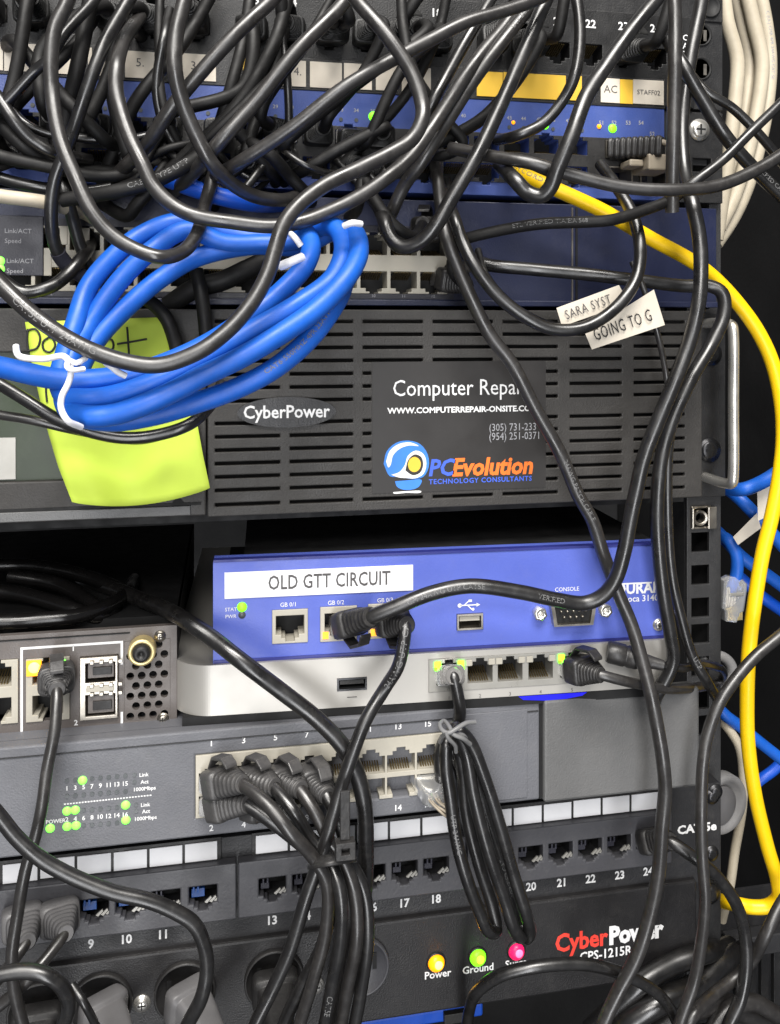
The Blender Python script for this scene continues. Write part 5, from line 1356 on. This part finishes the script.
# plugs in sockets 7 and 8 of the patch panel
for k, o, pts, lab in ((8, (.15, -.78, -.6), [(62, 942, 39), (46, 958, 43), (26, 982, 46), (0, 1005, 46), (-20, 1020)], 'grey booted cable in the patch panel socket just left of number 9'),
                       (7, (.15, -.78, -.6), [(24, 950, 39), (14, 962, 42), (2, 975), (-20, 998, 40)], 'grey booted cable at the left end of the patch panel, second left of number 9')):
    p = LPP.wp(LPX[k], LPZ, LPD)
    cable(lab, 11.5, pts, name='patch_cable', group='patch leads in the charcoal panel', m='cable_grey', plug=(p, o, dict(boot='grey_plug', end=(66, 934, 36) if k == 8 else (28, 942, 36), latch=False, size=1.12)))
p = LPP.wp(LPX[24], LPZ, LPD)
cable('black cable plugged into socket 24 and curving down past the bottom right rail', 12.5, [(680, 847, 34), (698, 860, 36), (720, 880, 34), (737, 906), (745, 935, 32), (746, 968), (740, 1000, 32), (729, 1024), (720, 1050)], name='patch_cable', group='patch leads in the charcoal panel', m='cable', plug=(p, (.8, -.55, -.2), dict(end=(671, 841, 32), boot='boot', body='clear', latch=False)))
cable('black cable crossing in front of the yellow cable and running down to the bottom', 11.5, [(806, 612, 44), (781, 635), (756, 656, 46), (735, 680), (719, 704), (708, 733, 50), (703, 762), (701, 810, 54), (702, 855), (705, 900, 54), (701, 944), (694, 982, 50), (682, 1016), (672, 1050)], group=BK, m='cable_grey')
cable('black cable slanting from the right edge down left to the bottom corner', 11.5, [(806, 872, 30), (781, 904), (766, 934, 34), (752, 960, 28), (735, 978, 26), (715, 993, 30), (693, 1015, 40), (676, 1046)], group=BK, m='cable_grey')
cable('black cable arching low over the power strip between the lamps and the bottom right', 11.5, [(466, 1050, 18), (469, 1012, 28), (477, 992, 36), (499, 976, 42), (534, 967, 46), (582, 964), (612, 970, 46), (642, 983), (664, 1000, 44), (676, 1020), (686, 1050)], group=BK, m='cable')
cable('upper of the two thick power cords slanting up to the right rail', 19, [(590, 1030, 10), (612, 1009, 14), (642, 982, 18), (672, 964), (700, 954, 14), (730, 946, -6)], name='power_lead', cat='power cord', group='thick power cords at the bottom right', m='cable')
cable('lower of the two thick power cords slanting up to the right rail', 21, [(596, 1050, 14), (630, 1020, 20), (664, 1000, 22), (698, 984), (724, 960, 8), (748, 950, -8)], name='power_lead', cat='power cord', group='thick power cords at the bottom right', m='cable')
for lab, pts, w in (('black cable lying along the very bottom right corner', [(640, 1046, 6), (680, 1012, 4), (716, 1004, 0), (760, 1018, -4), (800, 1040, -8)], 22),
                    ('grey black cable crossing the bottom right corner beneath the slanting one', [(700, 1050, 10), (728, 1010, 6), (752, 1002), (776, 1014, 4), (806, 1030)], 16)):
    cable(lab, w, pts, name='power_lead', cat='power cord', m='cable_grey')

# ---- power plugs at the bottom left
def power_plug(i, py, lab, tilt, tail, m='grey_plug'):
    x = POX[i]; p = PDU.wp(x, POZ, POD + 2.4)
    base = p.copy(); root = empty('power_lead', base, lab, 'power cord', 'power cords in the bottom strip')
    MB().loft((0, 0, 0), tilt, (0, 0, 1), [(0, 9.2, 7.6, 6), (.8, 9.6, 8, 6), (5, 9.6, 8, 6), (5.8, 9.2, 7.6, 6), (6.6, 7.6, 6.6, 5), (14, 6.6, 6, 4.5), (22, 5.4, 5.2, 3.4), (30, 4.8, 4.8, 2.4)], 28).build('plug', m, root, .4)
    g = MB(); t = Vector(tilt).normalized()
    for k in range(4): g.loft(t * (26 + k * 3.2), t, (0, 0, 1), [(0, 5.4 - .3 * k, 5.4 - .3 * k, 2), (1.8, 5.4 - .3 * k, 5.4 - .3 * k, 2)], 18)
    g.build('strain_relief', m, root, .3)
    P = [t * 26, t * 34, t * 42] + [W(*q) - base for q in tail]
    q = MB(); tube(q, P, 3.7, 16); q.build('cord', 'cable', root)


power_plug(1, 0, 'grey power plug in the leftmost full round outlet, left of the bright screw', (.5, -.84, -.14), [(146, 1052, 60), (150, 1075, 60)])
power_plug(2, 0, 'grey power plug in the outlet right of the bright screw, cord hanging down', (.5, -.84, -.14), [(222, 1052, 60), (224, 1080, 60)])
power_plug(0, 0, 'black power plug low at the left corner behind the hanging cables', (.05, -.9, -.25), [(40, 1060, 60), (40, 1080, 60)], 'ups_dark')
power_plug(3, 0, 'square black power plug behind the cable bundle', (.05, -.94, -.2), [(284, 1056, 52), (282, 1080, 50)], 'ups_dark')

# ---- glossy cables in the dark gap at the left
for k, (pts, w) in enumerate([([(-20, 622, 12), (10, 622, 12), (40, 620, 12), (78, 616, 10), (108, 606, 2), (126, 594, -14), (134, 580, -50)], 15), ([(-20, 590, -18), (20, 594, -12), (52, 602, -2), (80, 612, 6), (98, 617, 6), (118, 616, -6), (142, 596, -60)], 14), ([(10, 576, -26), (56, 584, -20), (84, 598, -8), (104, 611, 2), (122, 614, -8), (140, 600, -60)], 14), ([(-20, 566, -40), (30, 566, -40), (80, 575, -34), (120, 590, -22), (150, 610, -10), (160, 620, -16)], 14)]):
    cable(['lowest glossy black cable curving in the dark gap above the left router', 'second glossy black cable lying in the dark gap above the left router', 'glossy black cable bending down behind the left router top', 'uppermost glossy black cable in the dark gap under the large black unit'][k], w, pts, m='gloss', group='glossy cables in the dark gap')
cable('dull yellowish cable standing far back in the dark gap above the tape label', 9, [(382, 500, -120), (388, 525), (395, 556, -120), (400, 580)], m='taupe')
# ------------------------------------------------------------------ short leads between the two upper units, and plug clusters
rnd = random.Random(21)
LEADS = 'short black leads deep in the top tangle'
for n, (i, j, kind) in enumerate([(4, 6, 'l'), (6, 7, 'l'), (7, 9, 'd'), (8, 8, 'l'), (9, 10, 'l'), (11, 12, 'l'), (13, 13, 'l'), (14, 15, 'd'), (16, 16, 'd')]):
    a = UPP.wp(UPC[i], UPZ, UPD); b = BSW.wp(BSC[j], BSZ1 if n % 2 else BSZ2, BSD)
    base = a.copy(); root = empty('patch_cable', base, 'short black lead deep in the top tangle between the labelled panel and blue switch', 'cable', LEADS)
    oa = Vector((rnd.uniform(-.3, .3), -1, rnd.uniform(-.25, .1))).normalized(); ob = Vector((rnd.uniform(-.3, .3), -1, rnd.uniform(-.35, .05))).normalized()
    dep = rnd.uniform(20, 32); sx = rnd.uniform(-14, 14)
    mid = (a + b) / 2 + Vector((sx, -dep, -rnd.uniform(-2, 12)))
    P = [a + oa * 14, a + oa * 21, a + oa * 27 + Vector((sx * .4, 0, -4)), mid, b + ob * 26 + Vector((0, 0, 2)), b + ob * 20, b + ob * 13]
    rr = rnd.choice((2.5, 2.6, 2.75))
    q = MB(); tube(q, P, rr, 12); q.build('jacket', 'cable_dull', root, off=base)
    plug_ends(root, base, a, oa, rr, boot='boot_dark', blen=16, size=.95, latch=n % 2 == 0, up=(0, 0, 1)); plug_ends(root, base, b, ob, rr, boot='boot_dark', blen=16, size=.88, latch=False)

PL = 'black cables plugged into the blue switch and falling into the tangle'
for n, j in enumerate((6, 7, 9, 10, 11, 13, 14, 15, 17, 18, 19, 21)):
    b = BSW.wp(BSC[j], BSZ2 if n % 2 else BSZ1, BSD)
    base = b.copy(); root = empty('patch_cable', base, 'black cable plugged in the blue switch and bending away into the dark tangle', 'cable', PL)
    o = Vector((rnd.uniform(-.5, .2), -1, rnd.uniform(-.3, .15))).normalized()
    sx = rnd.uniform(-45, 25); up = rnd.random() < .4 and j > 8
    e = b + o * 26
    dz = 34 if up else -16
    P = [b + o * 12, b + o * 19, e, e + Vector((sx * .35, -rnd.uniform(-4, 6), dz * .35)), e + Vector((sx * .7, 2, dz * .75)), e + Vector((sx, 6, dz * 1.1)), e + Vector((sx * 1.2, 22, dz * 1.2)), e + Vector((sx * 1.25, 40, dz * 1.25))]
    q = MB(); tube(q, P, 2.6, 12); q.build('jacket', 'cable_dull', root, off=base)
    plug_ends(root, base, b, o, 2.6, boot='boot_dark', blen=16, size=.88, latch=n % 3 == 0)

UPL = 'black cables rising from the upper patch panel out of the picture'
for n, i in enumerate((1, 4, 5, 7, 9, 10, 12, 14, 16, 17, 19, 20)):
    a = UPP.wp(UPC[i], UPZ, UPD); base = a.copy(); root = empty('patch_cable', base, 'black cable plugged above the paper labels and rising out of the top of view', 'cable', UPL)
    o = Vector((rnd.uniform(-.3, .3), -1, rnd.uniform(-.1, .3))).normalized(); e = a + o * 24; sx = rnd.uniform(-26, 26)
    P = [a + o * 12, a + o * 18, e, e + Vector((sx * .4, -4, 14)), e + Vector((sx, -2, 34)), e + Vector((sx * 1.3, 0, 60))]
    q = MB(); tube(q, P, 2.6, 12); q.build('jacket', 'cable_dull', root, off=base)
    plug_ends(root, base, a, o, 2.6, boot='boot_dark', blen=16, size=.95, latch=True)

DEEP = 'matt black cables behind the front loops'
for n in range(8):
    x0 = rnd.uniform(-10, 470) if n % 4 else rnd.uniform(400, 470)
    sp = rnd.uniform(40, 190) * (1 if n % 5 else -.6)
    y1 = rnd.uniform(140, 205); dp = rnd.uniform(22, 46); bow = rnd.uniform(-26, 26)
    if x0 - sp > 480: sp = 120
    pts = [(x0, -14, dp - 8), (x0 - sp * .18 + bow * .5, y1 * .22, dp), (x0 - sp * .48 + bow, y1 * .52, dp + 4), (x0 - sp * .8 + bow * .5, y1 * .82, dp - 4), (x0 - sp, y1, 12), (x0 - sp * 1.06, y1 + 8, -16)]
    if n % 3 == 0: pts[-2:] = [(x0 - sp * .95, y1, dp - 6), (x0 - sp * .9 - 18, y1 + 12, dp - 10), (x0 - sp * .9 - 40, y1 + 2, 14), (x0 - sp * .9 - 50, y1 - 8, -16)]
    cable('matt black cable deep behind the front loops of the top tangle', rnd.choice((9, 10.5, 12, 13)), pts, group=DEEP, m='cable_dull')

THIN = 'thin black leads low in the top tangle'
for n in range(18):
    x0 = rnd.uniform(4, 440); y0 = rnd.uniform(122, 150); sx = rnd.uniform(40, 130) * (-1 if n % 3 else 1)
    x1 = min(max(x0 + sx, -20), 470); dp = rnd.uniform(18, 34)
    pts = [(x0, y0, -12), (x0 + sx * .08, y0 + 3, 10), (x0 + sx * .3, y0 + rnd.uniform(14, 34), dp), (x0 + sx * .6, y0 + rnd.uniform(26, 52), dp + 3), (x1, rnd.uniform(150, 188), dp - 6), (x1 + sx * .12, rnd.uniform(140, 168), -12)]
    cable('thin black lead sagging between sockets of the blue switch behind the front loops', rnd.choice((6.5, 7.5, 8.5)), pts, group=THIN, m=rnd.choice(('cable_dull', 'cable_dull', 'cable')))

# fibre style beige plug at the right end of the blue switch
p = W(652, 165, 14); root = empty('network_plug', p, 'beige flat plug in the right end of the blue switch below the lit green lamp', 'plug')
q = MB(); q.box(-7, 5, -10, 6, -4.2, 3.2); q.box(-14, -7.1, -6, 4, -2, 1.2); q.build('plug', 'taupe', root, .8)
q = MB(); tube(q, [Vector((-12, -3, 6)), Vector((-2, -9, 9)), Vector((6, -12, 4)), Vector((10, -12, -6)), Vector((12, -10, -16))], 1.3, 10); q.build('lead', 'taupe', root)
p = W(612, 150, 8); root = empty('network_plug', p, 'black ribbed plug in the right end of the blue switch, left of the beige plug', 'plug')
q = MB(); secs = []
for k in range(9): secs += [(k * 2.6, 6.4 - k * .2, 5.0, 5), (k * 2.6 + 1.5, 6.4 - k * .2, 5.0, 5), (k * 2.6 + 1.7, 5.8 - k * .2, 4.5, 5), (k * 2.6 + 2.3, 5.8 - k * .2, 4.5, 5)]
q.loft((0, 0, 0), (.75, -.65, -.05), (0, 0, 1), secs, 18); q.build('plug', 'boot', root)

# plugs in the cream sockets of the navy switch
for px, py, o, pts, lab in ((428, 232, (-.35, -.9, .1), [(412, 236, 40), (395, 226, 44), (378, 205, 40), (365, 180, 30)], 'black plug in the upper right cream socket of the navy switch'),
                            (446, 278, (.3, -.9, -.25), [(452, 268, 40), (456, 240, 38), (452, 210, 30), (446, 180, 20)], 'black plug in the lower right cream socket of the navy switch')):
    cable(lab, 11.5, pts, name='patch_cable', group='patch leads in the navy switch', m='cable_dull', plug=(W(px, py, 9), o, dict(blen=17)))

# ------------------------------------------------------------------ light: fluorescent ceiling panels of the room, and an added lamp in front of the rack
def area(name, loc, target, sx, sy, power, col):
    l = bpy.data.lights.new(name, 'AREA'); l.shape = 'RECTANGLE'; l.size = sx; l.size_y = sy; l.energy = power; l.color = col
    o = bpy.data.objects.new(name, l); COL.objects.link(o); o.location = loc
    o.rotation_euler = (Vector(target) - Vector(loc)).to_track_quat('-Z', 'Y').to_euler()


area('ceiling_lamp', (-.1, -1.0, 2.75), (0, 0, 1.2), 1.2, .6, 58, (1, .965, .915))
area('ceiling_lamp', (-.9, -2.2, 2.7), (0, 0, 1.2), 1.2, .6, 36, (1, .97, .93))
area('front_fill_lamp', (-.3, -2.5, .75), (0, 0, 1.2), .65, 2.6, 44, (.98, .985, 1))  # added tall lamp standing in for the bright room and floor, for upright streaks

w = bpy.data.worlds.new('World'); SC.world = w; w.use_nodes = True
w.node_tree.nodes['Background'].inputs['Color'].default_value = (.85, .88, .95, 1); w.node_tree.nodes['Background'].inputs['Strength'].default_value = .16
SC.view_settings.view_transform = 'Standard'; SC.view_settings.look = 'None'; SC.view_settings.exposure = 0; SC.view_settings.gamma = 1
SC.cycles.max_bounces = 6; SC.cycles.transmission_bounces = 6
SC.cycles.use_denoising = True
